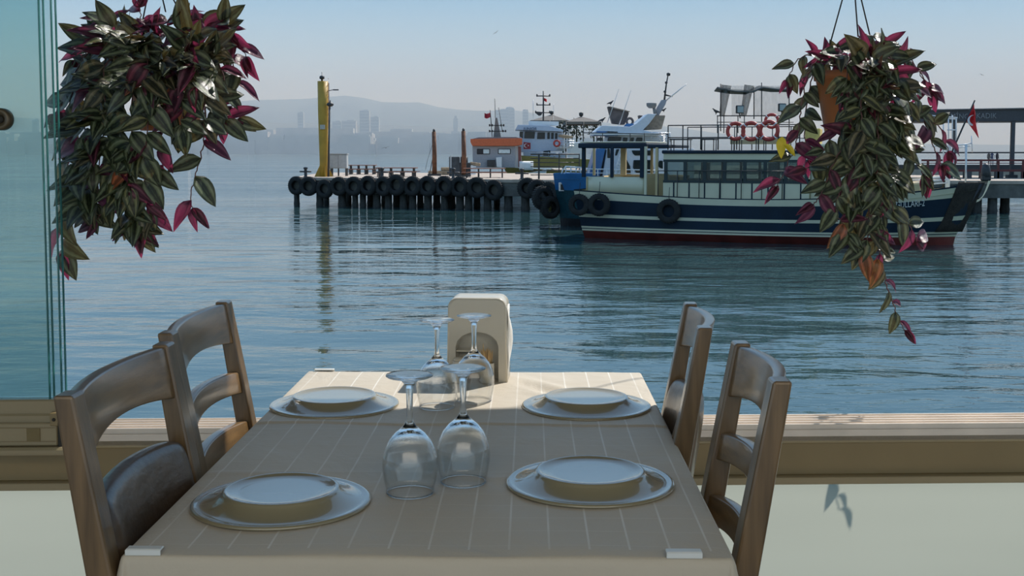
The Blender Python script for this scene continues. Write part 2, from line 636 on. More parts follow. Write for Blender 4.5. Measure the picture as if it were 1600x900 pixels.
m_edge = mat('glass_edge', (0.03, 0.16, 0.15), 0.15, var=.1, spec=.8)
ztop = 2.70
for k, (ub, dy) in enumerate(((86, .022), (93, .036), (105, .060), (112, .078))):
    xr = P(ub, 610, 2.985 + dy).x
    b = MB(); b.m(m_pane).box(((xr - 3.5) / 2 - .001, dy, (ztop + zA) / 2 - .001), (3.5 + xr - .002, .006, ztop - zA + .008))
    b.build('glass_pane', None, pl)
    b = MB(); b.box((xr, dy, (ztop + zA) / 2), (.0025, .0085, ztop - zA)); b.build('glass_pane_edge', m_edge, pl)
b = MB(); b.box((-2.0, .05, 2.69), (4, .1, .04)); b.build('top_rail', m_beam, pl)
# round handle through the glass
h = P(12, 187, 3.0)
M = Matrix.Translation((h.x, .012, h.z)) @ Matrix.Rotation(R(90), 4, 'X')
b = MB(); b.lathe([(0, .004), (.008, .004), (.011, .008), (.017, .014), (.024, .016), (.0275, .011), (.0285, 0), (.0285, -.012), (0, -.012)], 36, M)
hd = b.build('handle', mat('bronze_knob', (.13, .10, .06), .35, .3), pl)
b = MB(); b.tube([(h.x, .001, h.z), (h.x, .006, h.z)], .010, 20); b.build('handle_hole', m_dark, hd)

# ================================================================ TABLE
TZ = 0.75
TC = Vector((-.104, 2.150, 0)); TR = R(-.9)
TW, TL = .80, 1.28
m_wood = mat('brown_wood', (0.150, 0.092, 0.042), 0.32, var=.35, scale=5, stretch=(14, 14, 1.2), coat=.5, bump=.0002, bscale=60)
m_wood_d = mat('dark_edge_wood', (0.19, 0.112, 0.046), 0.32, var=.35, scale=5, stretch=(14, 1.2, 14), coat=.5, bump=.0002, bscale=60)
tb = empty('dining_table', (TC.x, TC.y, 0), TR, 'rectangular dining table under a beige cloth between four wooden chairs', 'table')
b = MB(); b.box((0, 0, TZ - .02), (TW - .01, TL - .01, .03), bev=.006); b.build('tabletop', m_wood, tb)
for sy in (-1, 1):
    b = MB(); b.beam((0, sy * .585, .0), (0, sy * .585, TZ - .035), .05, .05, bev=.005); b.build('leg', m_wood, tb)
b = MB(); b.box((0, 0, TZ - .06), (.06, 1.1, .05)); b.build('apron', m_wood, tb)

# tablecloth
m_cloth = bpy.data.materials.new('checked_linen'); m_cloth.use_nodes = True
n, l = m_cloth.node_tree.nodes, m_cloth.node_tree.links
bs = n['Principled BSDF']; bs.inputs['Roughness'].default_value = .62
bs.inputs['Sheen Weight'].default_value = .15
tcn = n.new('ShaderNodeUVMap')
sp = n.new('ShaderNodeSeparateXYZ'); l.new(tcn.outputs[0], sp.inputs[0])
def math_(op, a, b_=None, c=None):
    x = n.new('ShaderNodeMath'); x.operation = op
    for i, q in enumerate((a, b_, c)):
        if q is None: continue
        if isinstance(q, (int, float)): x.inputs[i].default_value = q
        else: l.new(q, x.inputs[i])
    return x.outputs[0]
def line(co, per, w, off=0.0):
    f = math_('FRACT', math_('MULTIPLY', math_('ADD', co, off + 10.0), 1 / per))
    d = math_('ABSOLUTE', math_('SUBTRACT', f, .5))
    return math_('LESS_THAN', d, w / per / 2)
lx = math_('MULTIPLY', line(sp.outputs['X'], .0545, .0030), .62)
ly = math_('MULTIPLY', line(sp.outputs['Y'], .060, .0022), .22)
# weave
wv = n.new('ShaderNodeTexNoise'); wv.inputs['Scale'].default_value = 260; l.new(tcn.outputs[0], wv.inputs['Vector'])
lf = n.new('ShaderNodeTexNoise'); lf.inputs['Scale'].default_value = 5; lf.inputs['Detail'].default_value = 4; l.new(tcn.outputs[0], lf.inputs['Vector'])
gate = n.new('ShaderNodeMapRange'); gate.inputs['From Min'].default_value = .35; gate.inputs['From Max'].default_value = .62
gate.inputs['To Min'].default_value = .25
l.new(lf.outputs[0], gate.inputs[0])
fac = math_('MULTIPLY', math_('MULTIPLY', math_('MAXIMUM', lx, ly), gate.outputs[0]), math_('GREATER_THAN', sp.outputs['Y'], -TL / 2 + .015))
mxc = n.new('ShaderNodeMix'); mxc.data_type = 'RGBA'
l.new(fac, mxc.inputs[0]); mxc.inputs[6].default_value = (.54, .475, .375, 1); mxc.inputs[7].default_value = (.85, .83, .78, 1)
l.new(mxc.outputs[2], bs.inputs['Base Color'])
bp = n.new('ShaderNodeBump'); bp.inputs['Distance'].default_value = .0004
l.new(wv.outputs[0], bp.inputs['Height'])
wr = n.new('ShaderNodeTexNoise'); wr.inputs['Scale'].default_value = 9; wr.inputs['Detail'].default_value = 3; wr.inputs['Distortion'].default_value = .8; l.new(tcn.outputs[0], wr.inputs['Vector'])
bp2 = n.new('ShaderNodeBump'); bp2.inputs['Distance'].default_value = .006
l.new(wr.outputs[0], bp2.inputs['Height']); l.new(bp2.outputs[0], bp.inputs['Normal']); l.new(bp.outputs[0], bs.inputs['Normal'])
def cloth_pos(cu, cv):
    """cu, cv: metres on the flat cloth, 0 at the centre"""
    hx, hy = TW / 2 + .004, TL / 2 + .004
    ex, ey = max(0, abs(cu) - hx), max(0, abs(cv) - hy)
    x = max(-hx, min(hx, cu)); y = max(-hy, min(hy, cv))
    e = math.hypot(ex, ey)
    z = TZ + .0035
    if e < 1e-6:
        # ripples and the crease on the top
        cy_ = .085 - .02 * cu + .004 * math.sin(cu * 14)
        d = cv - cy_
        z += (.0034 * math.exp(-max(0, d) / .05) if d > 0 else 0)
        z += 0 if False else 0
        z += .0010 * math.sin(cu * 19 + cv * 9) * math.sin(cv * 15 + 1)
        z += .0020 * math.exp(-((cv + .27 + .05 * cu + .012 * math.sin(cu * 13)) / .014) ** 2) * (0.4 + .6 * math.sin(cu * 7 + 1) ** 2)
        z += .0060 * math.exp(-((cu - .10 - .1 * math.sin(cv * 5)) / .05) ** 2 - ((cv - .38) / .16) ** 2) * math.sin(cv * 47 + cu * 60)
        z += .0025 * math.exp(-((cv - .50) / .1) ** 2) * max(0, math.sin(cu * 22 + 1))
        edge = min(hx - abs(cu), hy - abs(cv))
        if edge < .03: z -= .0025 * (1 - edge / .03) ** 2
        return (x, y, z)
    r = .006
    nx, ny = (ex / e) * (1 if cu > 0 else -1), (ey / e) * (1 if cv > 0 else -1)
    a = min(e / r, PI / 2)
    out = r * math.sin(a)
    dn = r * (1 - math.cos(a)) + max(0, e - r * PI / 2)
    fl = max(0, e - r)
    side = ex > 0 and ey == 0
    k = .10 if side else .17
    wav = math.sin((cv if side else cu) * 23 + 1) * .35 + .5
    if ex > 0 and ey > 0: wav, k = 1, .22
    out += fl * k * wav
    return (x + nx * out, y + ny * out, z - .0025 - dn * .985)
def edges(h, drop, step):
    a = [-h - drop + i * drop / 12 for i in range(12)] + [-h - .006, -h - .002]
    m_ = int(2 * h / step)
    mid = [-h + 2 * h * i / m_ for i in range(m_ + 1)]
    return a + mid + [-q for q in reversed(a)]
gx, gy = edges(TW / 2 + .004, .16, .0085), edges(TL / 2 + .004, .19, .0040)
verts = [cloth_pos(x, y) for y in gy for x in gx]
w = len(gx)
faces = [(j * w + i, j * w + i + 1, (j + 1) * w + i + 1, (j + 1) * w + i) for j in range(len(gy) - 1) for i in range(w - 1)]
b = MB(); b.add(verts, faces, True)
cl = b.build('tablecloth', m_cloth, None, (TC.x, TC.y, 0)); cl.rotation_euler = (0, 0, TR)
uvl = cl.data.uv_layers.new(name='UVMap')
uvs = [(x, y) for y in gy for x in gx]
for lp in cl.data.loops: uvl.data[lp.index].uv = uvs[lp.vertex_index]
add_mod(cl, 'SOLIDIFY', thickness=.0012, offset=1.0)
tag(cl, 'beige checked linen cloth with fold crease draped over the dining table', 'tablecloth')
ZC = TZ + .0055
def on_table(u, v, z=ZC): return PZ(u, v, z)

# cloth clips
m_clip = mat('white_plastic_clip', (.72, .74, .72), .3, var=.05)
for (u, v, sgn, lab, end) in ((238, 860, -1, 'thin pale cloth clip on the near left corner of the table', -1), (1074, 851, 1, 'thin pale cloth clip on the near right corner of the table', -1),
                    (497, 583, -1, 'thin pale cloth clip on the far left corner of the table', 1)):
    hy = TL / 2 + .010
    p = on_table(u, v)
    loc = Vector((p.x, 0, 0))
    Mt = Matrix.Translation((TC.x, TC.y, 0)) @ Matrix.Rotation(TR, 4, 'Z')
    lx_ = (p.x - TC.x)
    lc = Mt @ Vector((lx_, end * (TL / 2 - .004), TZ))
    c = empty('cloth_clip', lc, TR, lab, 'clip', 'cloth clips')
    b = MB(); b.box((0, end * .004, .0085), (.048, .015, .003), bev=.0012); b.build('top_jaw', m_clip, c)
    b = MB(); b.box((0, end * .0125, .0055), (.048, .002, .008), bev=.0008); b.build('lip', m_clip, c)

# ================================================================ PLATES (upside down)
m_plate = mat('cream_stoneware', (.27, .235, .145), .25, var=.04, scale=3, coat=1.0)
m_plate.node_tree.nodes['Principled BSDF'].inputs['Coat Roughness'].default_value = .03
prof = [(.0, .0190), (.060, .0192), (.078, .0200), (.0815, .0222), (.0845, .0232), (.0875, .0222), (.0888, .0198),
        (.0925, .0168), (.099, .0128), (.108, .0088), (.116, .0060), (.122, .0047), (.1255, .0045), (.129, .0054), (.1325, .0056), (.135, .0045), (.1362, .0022), (.1358, .0006), (.133, 0), (.129, .0012),
        (.118, .0025), (.107, .0035), (.097, .0060), (.088, .0125), (.083, .0155), (.06, .0155), (0, .0155)]
plates = [(440, 785, 'overturned cream plate nearest the left front corner of the table'), (922, 755, 'overturned cream plate on the near right of the table beside the near wine glasses'),
          (523, 633, 'overturned cream plate at the far left of the table, partly in sun'), (916, 635, 'overturned cream plate at the far right of the table, right of the napkin box')]
first = None
for (u, v, lab) in plates:
    p = on_table(u, v)
    if first is None:
        b = MB(); b.lathe(prof, 72)
        o = first = b.build('dinner_plate', m_plate)
    else:
        o = copy_obj(first)
    o.location = (p.x, p.y, ZC)
    o.rotation_euler = (0, 0, rnd.uniform(0, 3))
    tag(o, lab, 'plate', 'overturned plates on the table')

# ================================================================ WINE GLASSES (upside down)
m_glass = bpy.data.materials.new('wine_glass_clear'); m_glass.use_nodes = True
n, l = m_glass.node_tree.nodes, m_glass.node_tree.links
bs = n['Principled BSDF']
bs.inputs['Base Color'].default_value = (.97, .99, 1, 1); bs.inputs['Roughness'].default_value = 0.0
bs.inputs['Transmission Weight'].default_value = 1.0; bs.inputs['IOR'].default_value = 1.48
ns = n.new('ShaderNodeTexNoise'); ns.inputs['Scale'].default_value = 30
bp = n.new('ShaderNodeBump'); bp.inputs['Distance'].default_value = .00015
l.new(ns.outputs[0], bp.inputs['Height']); l.new(bp.outputs[0], bs.inputs['Normal'])
m_thin = bpy.data.materials.new('wine_glass_thin'); m_thin.use_nodes = True
n, l = m_thin.node_tree.nodes, m_thin.node_tree.links
n.remove(n['Principled BSDF'])
tr = n.new('ShaderNodeBsdfTransparent'); tr.inputs[0].default_value = (.985, .99, .99, 1)
gl = n.new('ShaderNodeBsdfGlossy'); gl.inputs['Roughness'].default_value = .0
lw = n.new('ShaderNodeLayerWeight'); lw.inputs['Blend'].default_value = .5
pw = n.new('ShaderNodeMath'); pw.operation = 'POWER'; pw.inputs[1].default_value = 4.0; l.new(lw.outputs['Facing'], pw.inputs[0])
fr = n.new('ShaderNodeMath'); fr.operation = 'MULTIPLY_ADD'; fr.inputs[1].default_value = .90; fr.inputs[2].default_value = .045; l.new(pw.outputs[0], fr.inputs[0])
mx = n.new('ShaderNodeMixShader'); l.new(fr.outputs[0], mx.inputs[0]); l.new(tr.outputs[0], mx.inputs[1]); l.new(gl.outputs[0], mx.inputs[2])
l.new(mx.outputs[0], n['Material Output'].inputs[0])
def wine_glass(lab, loc, H):
    k = H / .190
    t = empty('wine_glass', loc, 0, lab, 'glass', 'upturned wine glasses')
    outer = [(.0368, 0), (.0385, .010), (.0412, .022), (.0432, .036), (.0436, .046), (.0425, .058), (.0390, .072), (.0325, .085), (.0235, .096), (.0150, .103), (.0092, .109)]
    inner = [(.0085, .0985), (.0200, .0935), (.0305, .0835), (.0372, .0710), (.0410, .0575), (.0421, .046), (.0418, .036), (.0398, .022), (.0372, .010), (.0357, 0)]
    neck, st1 = (.0062, .114 * k), (.0062, .168 * k)
    for nm, prf in (('bowl', [(r, z * k) for r, z in inner[4:]] + [(r, z * k) for r, z in outer[:6]]), ('shoulder', [(r, z * k) for r, z in outer[5:]] + [neck]), ('bowl_floor', [(0, .1005 * k)] + [(r, z * k) for r, z in inner[:5]]),
                    ('stem', [neck, (.0052, .120 * k), (.0048, .135 * k), (.0052, .155 * k), st1]),
                    ('foot', [st1, (.0085, .175 * k), (.0135, .1805 * k), (.024, .184 * k), (.0345, .1862 * k), (.0372, .188 * k), (.0368, .1898 * k), (.030, .1902 * k), (0, .1890 * k)])):
        b = MB(); b.lathe(prf, 64); b.build(nm, m_thin if nm == 'bowl' else m_glass, t)
    b = MB(); b.torus(.03625, .0012, 64, 8, Matrix.Translation((0, 0, .0011))); b.build('rim', m_glass, t)
    return t
for (u, v, H, lab) in ((641, 770, .188, 'upturned wine glass nearest the viewer, left of the front pair'),
                       (724, 753, .188, 'upturned wine glass right of the front pair, before the cream napkin box'),
                       (683, 636, .186, 'upturned wine glass at the back left, left of the cream napkin box'),
                       (741, 626, .186, 'upturned wine glass right in front of the cream napkin box')):
    p = on_table(u, v)
    wine_glass(lab, (p.x, p.y, ZC + .0005), H)

# ================================================================ NAPKIN BOX
m_cream = mat('cream_plastic', (.58, .54, .45), .28, var=.03, coat=.3)
p0 = on_table(744, 597)
nb = empty('napkin_dispenser', (p0.x + .002, p0.y, ZC), R(-4), 'cream plastic napkin dispenser with rounded top at the far table edge', 'napkin holder')
W_, H_, D_ = .136, .197, .095
def rrect(w, h, r, n_=6, flat_bottom=True):
    pts = [(-w / 2, 0), (w / 2, 0)]
    for k in range(n_ + 1):
        a = k / n_ * PI / 2
        pts.append((w / 2 - r + r * math.cos(a), h - r + r * math.sin(a)))
    for k in range(n_ + 1):
        a = PI / 2 + k / n_ * PI / 2
        pts.append((-w / 2 + r + r * math.cos(a), h - r + r * math.sin(a)))
    return pts
b = MB()
def shell_ring(y, inset, bow=0.0):
    out = []
    for (x, z) in rrect(W_ - 2 * inset, H_ - inset, .022, 6):
        f = 1 + .05 * (1 - z / H_) ** 1.5
        out.append(Vector((x * f, y, z)))
    return out
rings = [shell_ring(0, .004), shell_ring(.0015, .001), shell_ring(.004, 0), shell_ring(D_ - .004, 0), shell_ring(D_ - .001, .001), shell_ring(D_, .004)]
vs_ = [v for r_ in rings for v in r_]; nn = len(rings[0])
fs = []
for i in range(len(rings) - 1):
    for k in range(nn):
        k2 = (k + 1) % nn
        fs.append((i * nn + k, i * nn + k2, (i + 1) * nn + k2, (i + 1) * nn + k))
fs.append(tuple(reversed(range((len(rings) - 1) * nn, len(rings) * nn))))
b.add(vs_, fs, True)
# front face with a recess (niche) in its lower half
nz, nw, nd = .118, .100, .042
nx0 = -.052
A = rings[0]
niche = []
for k in range(9):
    a = PI * k / 8
    niche.append(Vector((.000 + nw / 2 * math.cos(a), 0, nz - .035 + .035 * math.sin(a))))
niche = [Vector((nw / 2, 0, 0))] + niche + [Vector((-nw / 2, 0, 0))]
o = len(b.v)
front = A[1:] + [A[0]]
# polygon: right bottom corner up over the top to the left bottom corner, then back along the niche
poly = A[1:] + [A[0]] + niche[::-1]
b.add(poly, [tuple(reversed(range(len(poly))))], False)
back = [Vector((q.x * .92, nd, q.z - .004 if q.z > 0 else 0)) for q in niche]
m2 = len(niche)
b.add(niche + back, [(k, k + 1, m2 + k + 1, m2 + k) for k in range(m2 - 1)], True)
b.add(back, [tuple(range(m2))], False)
b.build('housing', m_cream, nb)
b = MB(); b.box((-.030, .022, .072), (.038, .036, .003)); b.build('niche_shelf', m_cream, nb)
b = MB()
b.grid(lambda s_, t_: (W_ / 2 + .0008 + .010 * math.sin(PI * t_) * (0.35 + .65 * math.sin(PI * s_)) + .002 * math.sin(9 * t_ + 5 * s_), .016 + .058 * s_, .010 + .165 * t_), 8, 14)
o = b.build('napkins', mat('white_paper', (.85, .84, .80), .9, var=.05, bump=.001, bscale=60), nb); add_mod(o, 'SOLIDIFY', thickness=.002)
# pots standing in the niche
def pot(lab, x, y, r, h, name='toothpick_cup', cat='cup'):
    w_ = nb.matrix_basis @ Vector((x, y, 0))
    t = empty(name, (w_.x, w_.y, ZC), 0, lab, cat)
    b = MB(); b.lathe([(0, 0), (r * .92, 0), (r, .003), (r * 1.02, h * .5), (r, h - .002), (r * .97, h), (r * .90, h - .001), (r * .88, .006), (0, .006)], 28)
    b.build('cup', m_cream, t)
    return t
t = pot('cream cup full of wooden toothpicks in front of the napkin box', .024, -.008, .0170, .048)
m_pick = mat('pale_wood', (.62, .42, .20), .6, var=.15, scale=60)
for k in range(34):
    a, r_ = rnd.uniform(0, 2 * PI), .0125 * math.sqrt(rnd.random())
    x_, y_ = r_ * math.cos(a), r_ * math.sin(a)
    hh = rnd.uniform(.074, .082) if k else .094
    b = MB(); b.tube([(x_ * .7, y_ * .7, .008), (x_ * 1.15, y_ * 1.15, hh - .006), (x_ * 1.18, y_ * 1.18, hh)], [.0011, .0011, .0003], 5)
    b.build('toothpick', m_pick, t)
t = pot('small cream salt pot left of the toothpick cup, by the napkin box', -.040, -.006, .0165, .052, 'salt_pot', 'pot')
b = MB(); b.lathe([(0, .0605), (.008, .060), (.0135, .057), (.0158, .052), (0, .0515)], 24); b.build('lid', m_cream, t)

# ================================================================ CHAIRS
m_leather = mat('brown_leather', (.085, .055, .034), .34, var=.25, scale=12, bump=.0060, bscale=11, stretch=(1, 1.0, 2.2), coat=.25)
m_leather2 = mat('worn_leather', (.14, .085, .045), .32, var=.35, scale=12, bump=.0025, bscale=18, coat=.25)
def chair(name, label, far, near, side, padded, leather=None):
    """far/near: pixel of the post tops; side -1: left of the table (faces +x)"""
    ZTOP = .97
    pn, pf = PZ(*near, ZTOP), PZ(*far, ZTOP)
    c = (pn + pf) / 2
    dv = (pf - pn); wd = dv.length
    ang = math.atan2(dv.y, dv.x)          # direction of the back's width
    # local frame: x = towards the table, y = along the width
    rz = ang - PI / 2
    if side > 0: rz += PI
    fx = Vector((math.cos(rz), math.sin(rz), 0))
    base = Vector((c.x, c.y, 0)) + fx * .29
    t = empty(name, base, rz, label, 'chair', 'wooden dining chairs at the table')
    def bx_(z):                          # x of the back at height z
        if z < .44: return -.20 - .02 * (.44 - z)
        return -.20 - .17 * (z - .44)
    hw = wd / 2
    for s in (-1, 1):
        b = MB()
        y = s * hw
        zs = [0, .22, .44, .60, .75, .90, ZTOP]
        ths = [.030, .036, .040, .038, .035, .030, .027]
        ring = []
        for z, th in zip(zs, ths):
            x = bx_(z); d = .021
            ring.append([(x - th / 2, y - d, z), (x + th / 2, y - d, z), (x + th / 2, y + d, z), (x - th / 2, y + d, z)])
        vs_ = [q for r_ in ring for q in r_]
        fs = [(3, 2, 1, 0)]
        for i in range(len(ring) - 1):
            for k in range(4):
                k2 = (k + 1) % 4
                fs.append((i * 4 + k, i * 4 + k2, (i + 1) * 4 + k2, (i + 1) * 4 + k))
        L_ = (len(ring) - 1) * 4
        fs.append((L_, L_ + 1, L_ + 2, L_ + 3))
        b.add(vs_, fs)
        o = b.build('back_post', m_wood, t)
        add_mod(o, 'BEVEL', width=.004, segments=2, limit_method='ANGLE')
    def slat(z0, z1, arch, bow, th, name='back_slat', material=None):
        b = MB()
        N_ = 14
        vs_, fs = [], []
        for i in range(N_ + 1):
            s_ = i / N_ * 2 - 1
            y = s_ * (hw - .019)
            k = 1 - s_ * s_
            for (zz, ar) in ((z0, arch[0]), (z1, arch[1])):
                z = zz + ar * k
                x = bx_(zz) - bow * k
                vs_ += [(x - th / 2, y, z), (x + th / 2, y, z)]
        for i in range(N_):
            a, c_ = i * 4, i * 4 + 4
            fs += [(a, a + 2, c_ + 2, c_), (a + 1, c_ + 1, c_ + 3, a + 3), (a, c_, c_ + 1, a + 1), (a + 2, a + 3, c_ + 3, c_ + 2)]
        fs += [(0, 1, 3, 2), (N_ * 4, N_ * 4 + 2, N_ * 4 + 3, N_ * 4 + 1)]
        b.add(vs_, fs, False)
        o = b.build(name, material or m_wood_d, t)
        add_mod(o, 'BEVEL', width=.003, segments=2, limit_method='ANGLE')
        for p_ in o.data.polygons: p_.use_smooth = True
        return o
    slat(.880, .966, (.014, .000), .024, .020)
    if padded:
        b = MB()
        z0, z1 = .50, .812
        def pad(u_, v_):
            # closed cushion section going round in v
            s_ = u_ * 2 - 1
            y = s_ * (hw - .021)
            k = 1 - s_ * s_
            a = v_ * 2 * PI
            ca, sa = math.cos(a), math.sin(a)
            sg = lambda q, e: math.copysign(abs(q) ** e, q)
            endf = (1 - abs(s_) ** 14) ** .5 if abs(s_) < 1 else 0
            zc = (z0 + z1) / 2 + .010 * k
            hh = (z1 - z0) / 2 * (.90 + .10 * endf)
            z = zc + hh * sg(sa, .45)
            x = bx_(z) - .022 * k + .026 * sg(ca, .6) * (.35 + .65 * endf)
            return (x, y, z)
        b.grid(pad, 28, 36)
        # end caps
        for u_ in (0, 1):
            ring = [Vector(pad(u_, j / 36)) for j in range(36)]
            b.add(ring, [tuple(range(36)) if u_ else tuple(reversed(range(36)))])
        b.build('back_pad', leather or m_leather, t)
    else:
        slat(.772, .818, (.010, .008), .026, .020)
        slat(.665, .712, (.010, .008), .026, .020)
    # seat, front legs, rails
    b = MB()
    b.box((-.015, 0, .448), (.345, wd - .03, .030), bev=.010)
    o = b.build('seat', m_wood_d, t)
    b = MB(); b.box((-.012, 0, .476), (.32, wd - .06, .028), bev=.012); o = b.build('seat_cushion', m_leather, t)
    for s in (-1, 1):
        b = MB(); b.beam((.135, s * (hw - .035), 0), (.135, s * (hw - .035), .435), .034, .034, bev=.004); b.build('front_leg', m_wood, t)
        b = MB(); b.beam((-.19, s * (hw - .03), .19), (.13, s * (hw - .035), .19), .018, .03, bev=.003); b.build('side_stretcher', m_wood_d, t)
    b = MB(); b.beam((-.03, -hw + .04, .19), (-.03, hw - .04, .19), .018, .03, bev=.003); b.build('cross_stretcher', m_wood_d, t)
    return t
chair('dining_chair', 'wooden chair on the near left with a dark brown leather back pad', (255, 536), (107, 614), -1, True)
chair('dining_chair', 'ladder-back wooden chair at the far left, its lower slats in orange sunlight', (349, 470), (262, 518), -1, False)
chair('dining_chair', 'ladder-back wooden chair on the near right of the table', (1158, 534), (1219, 592), 1, False)
chair('dining_chair', 'wooden chair at the far right with a worn brown leather back pad', (1079, 473), (1101, 510), 1, True, m_leather2)
# ================================================================ PIER
m_conc = mat('pier_concrete', (.42, .34, .27), .85, var=.2, scale=1.2, bump=.02, bscale=6)
m_conc_d = mat('pier_edge_concrete', (.12, .115, .10), .9, var=.3, scale=1.5, bump=.03, bscale=5)
m_pile = mat('weathered_pile', (.055, .055, .050), .85, var=.4, scale=2.5, bump=.03, bscale=5)
m_tire = mat('old_tyre_rubber', (.016, .016, .015), .9, var=.4, scale=4, bump=.01, bscale=12)
m_rust = mat('rusty_steel', (.17, .07, .035), .8, var=.4, scale=5, bump=.01, bscale=20)
m_dsteel = mat('dark_painted_steel', (.035, .035, .035), .5, var=.3, scale=6)
ZD = P(455, 277, 74).z
A_ = PZ(457, 278, ZD); B_ = PZ(850, 282, ZD)
A_.z = B_.z = ZD
B_ = Vector((B_.x, 67.0, ZD)); B_.x = P(850, 282, 67).x
C_ = Vector((P(1700, 282, 64).x, 64.5, ZD))
A_ = Vector((P(457, 278, 74).x, 74, ZD))
def quad_prism(b, pts, z0, z1):
    n_ = len(pts)
    vs_ = [(p[0], p[1], z0) for p in pts] + [(p[0], p[1], z1) for p in pts]
    fs = [tuple(reversed(range(n_))), tuple(range(n_, 2 * n_))] + [(i, (i + 1) % n_, n_ + (i + 1) % n_, n_ + i) for i in range(n_)]
    b.add(vs_, fs)
pier = empty('pier', (A_.x, A_.y, ZW), 0, 'concrete pier on piles with a row of old tyres along its edge', 'pier')
po = Vector((A_.x, A_.y, ZW))
outl = [A_, B_, C_, Vector((C_.x, 80, 0)), Vector((B_.x, 88, 0)), Vector((P(505, 270, 92).x, 92, 0))]
loc_ = [(p.x - po.x, p.y - po.y) for p in outl]
b = MB(); quad_prism(b, loc_, ZD - .18 - ZW, ZD - ZW); b.build('deck', m_conc, pier)
b = MB()
for (p, q) in ((A_, B_), (B_, C_)):
    d = (q - p); L_ = d.length; d.normalize(); nrm = Vector((-d.y, d.x, 0))
    c1, c2 = p + nrm * .05 - po, q + nrm * .05 - po
    quad_prism(b, [c1.xy, c2.xy, (c2 + nrm * .6).xy, (c1 + nrm * .6).xy], ZD - .98 - ZW, ZD - .16 - ZW)
b.build('edge_beam', m_conc_d, pier)
def pile_at(u, back, w):
    """pile under the front edge at pixel column u"""
    best = None
    for (p, q) in ((A_, B_), (B_, C_)):
        for k in range(401):
            t = k / 400
            x = p + (q - p) * t
            r_ = (x.x / x.y) * F + 800
            if best is None or abs(r_ - u) < best[0]: best = (abs(r_ - u), x.copy())
    x = best[1]
    return Vector((x.x * (1 + back / x.y), x.y + back, 0))
pm = None
for (u, back, w) in [(464, .5, .36), (500, .5, .44), (534, .5, .5), (555, .5, .38), (567, .6, .4), (589, .5, .48), (607, .5, .45), (620, 3, .45), (630, .5, .45), (645, .5, .45), (657, 3, .4), (669, .5, .5),
                     (682, 3, .45), (694, .5, .45), (707, 3, .4), (719, .5, .5), (732, .5, .45), (762, .5, .45), (794, .5, .5), (821, .5, .5), (850, .5, .5), (868, 3, .5), (578, 4, .4), (745, 4, .4),
                     (510, 8, .4), (545, 9, .4), (600, 8, .4), (640, 8, .4), (700, 8, .4), (777, 10, .4), (883, .5, .5), (1000, .5, .5), (1100, .5, .5), (1200, .5, .5), (1300, .5, .5), (1400, .5, .5), (1480, .5, .55), (1527, .8, .5), (1518, 4, .5), (1551, .5, .52), (1570, 2, .52), (1655, .5, .5)]:
    x = pile_at(u, back, w)
    if pm is None:
        b = MB(); b.lathe([(0, -.8), (.52, -.8), (.52, .0), (.56, .12), (.50, .3), (.5, ZD - ZW - .1), (0, ZD - ZW - .1)], 12)
        o = pm = b.build('pile', m_pile, pier)
    else:
        o = copy_obj(pm, pier)
    o.location = (x.x - po.x, x.y - po.y, 0); o.scale = (w, w, 1)
# tyres
def tyre_mesh():
    b = MB()
    b.lathe([(.30, -.13), (.34, -.165), (.47, -.175), (.565, -.15), (.60, -.10), (.60, -.03), (.59, -.02), (.59, .02), (.60, .03), (.60, .10), (.565, .15), (.47, .175), (.34, .165), (.30, .13), (.33, .12), (.44, .13), (.52, .10), (.535, 0), (.52, -.10), (.44, -.13), (.33, -.12)], 32, None, closed=True)
    for k in range(28):
        a = 2 * PI * k / 28
        b.box((.602 * math.cos(a), .602 * math.sin(a), 0), (.03, .06, .26), Matrix.Translation((.604 * math.cos(a), .604 * math.sin(a), 0)) @ Matrix.Rotation(a, 4, 'Z') @ Matrix.Translation((-.602 * math.cos(a), -.602 * math.sin(a), 0)))
    return b
angAB = math.atan2(B_.y - A_.y, B_.x - A_.x)
tm = None
tus = [(464, 290), (482, 291), (508, 295), (530, 291), (553, 291), (576, 290), (599, 291), (620, 289), (645, 291), (669, 291), (694, 291), (719, 292), (745, 293), (772, 297), (824, 294), (839, 296), (858, 300)]
names = ['outermost tyre at the left tip of the pier edge'] + [None] * 16
ords = ['first', 'second', 'third', 'fourth', 'fifth', 'sixth', 'seventh', 'eighth', 'ninth', 'tenth', 'eleventh', 'twelfth', 'thirteenth', 'fourteenth']
for i, (u, v) in enumerate(tus):
    x = pile_at(u, -.22, 0)
    z = P(u, v, x.y).z
    if tm is None:
        o = tm = tyre_mesh().build('tyre', m_tire)
    else:
        o = copy_obj(tm)
    o.location = (x.x, x.y, z)
    o.rotation_euler = (R(90 + rnd.uniform(-3, 3)), rnd.uniform(0, 3), angAB + rnd.uniform(-.12, .12) + (0.9 if i == 15 else 0))
    sc_ = (.97, 1.0, .98, .97, .99, 1.0, 1.0, 1.07, 1.0, 1.02, 1.02, 1.03, 1.02, 1.0, 1.0, .95, 1.0)[i]
    o.scale = (sc_,) * 3
    if i < 14: lab = 'old black tyre fender on the pier edge, %s from its left tip' % ords[i]
    else: lab = ['old tyre fender on the pier, left of the pair near the blue bow', 'turned tyre fender on the pier, right of the pair near the blue bow', 'old tyre fender on the pier just left of the blue bow'][i - 14]
    tag(o, lab, 'tyre', 'tyre fenders along the pier edge')
    b = MB()
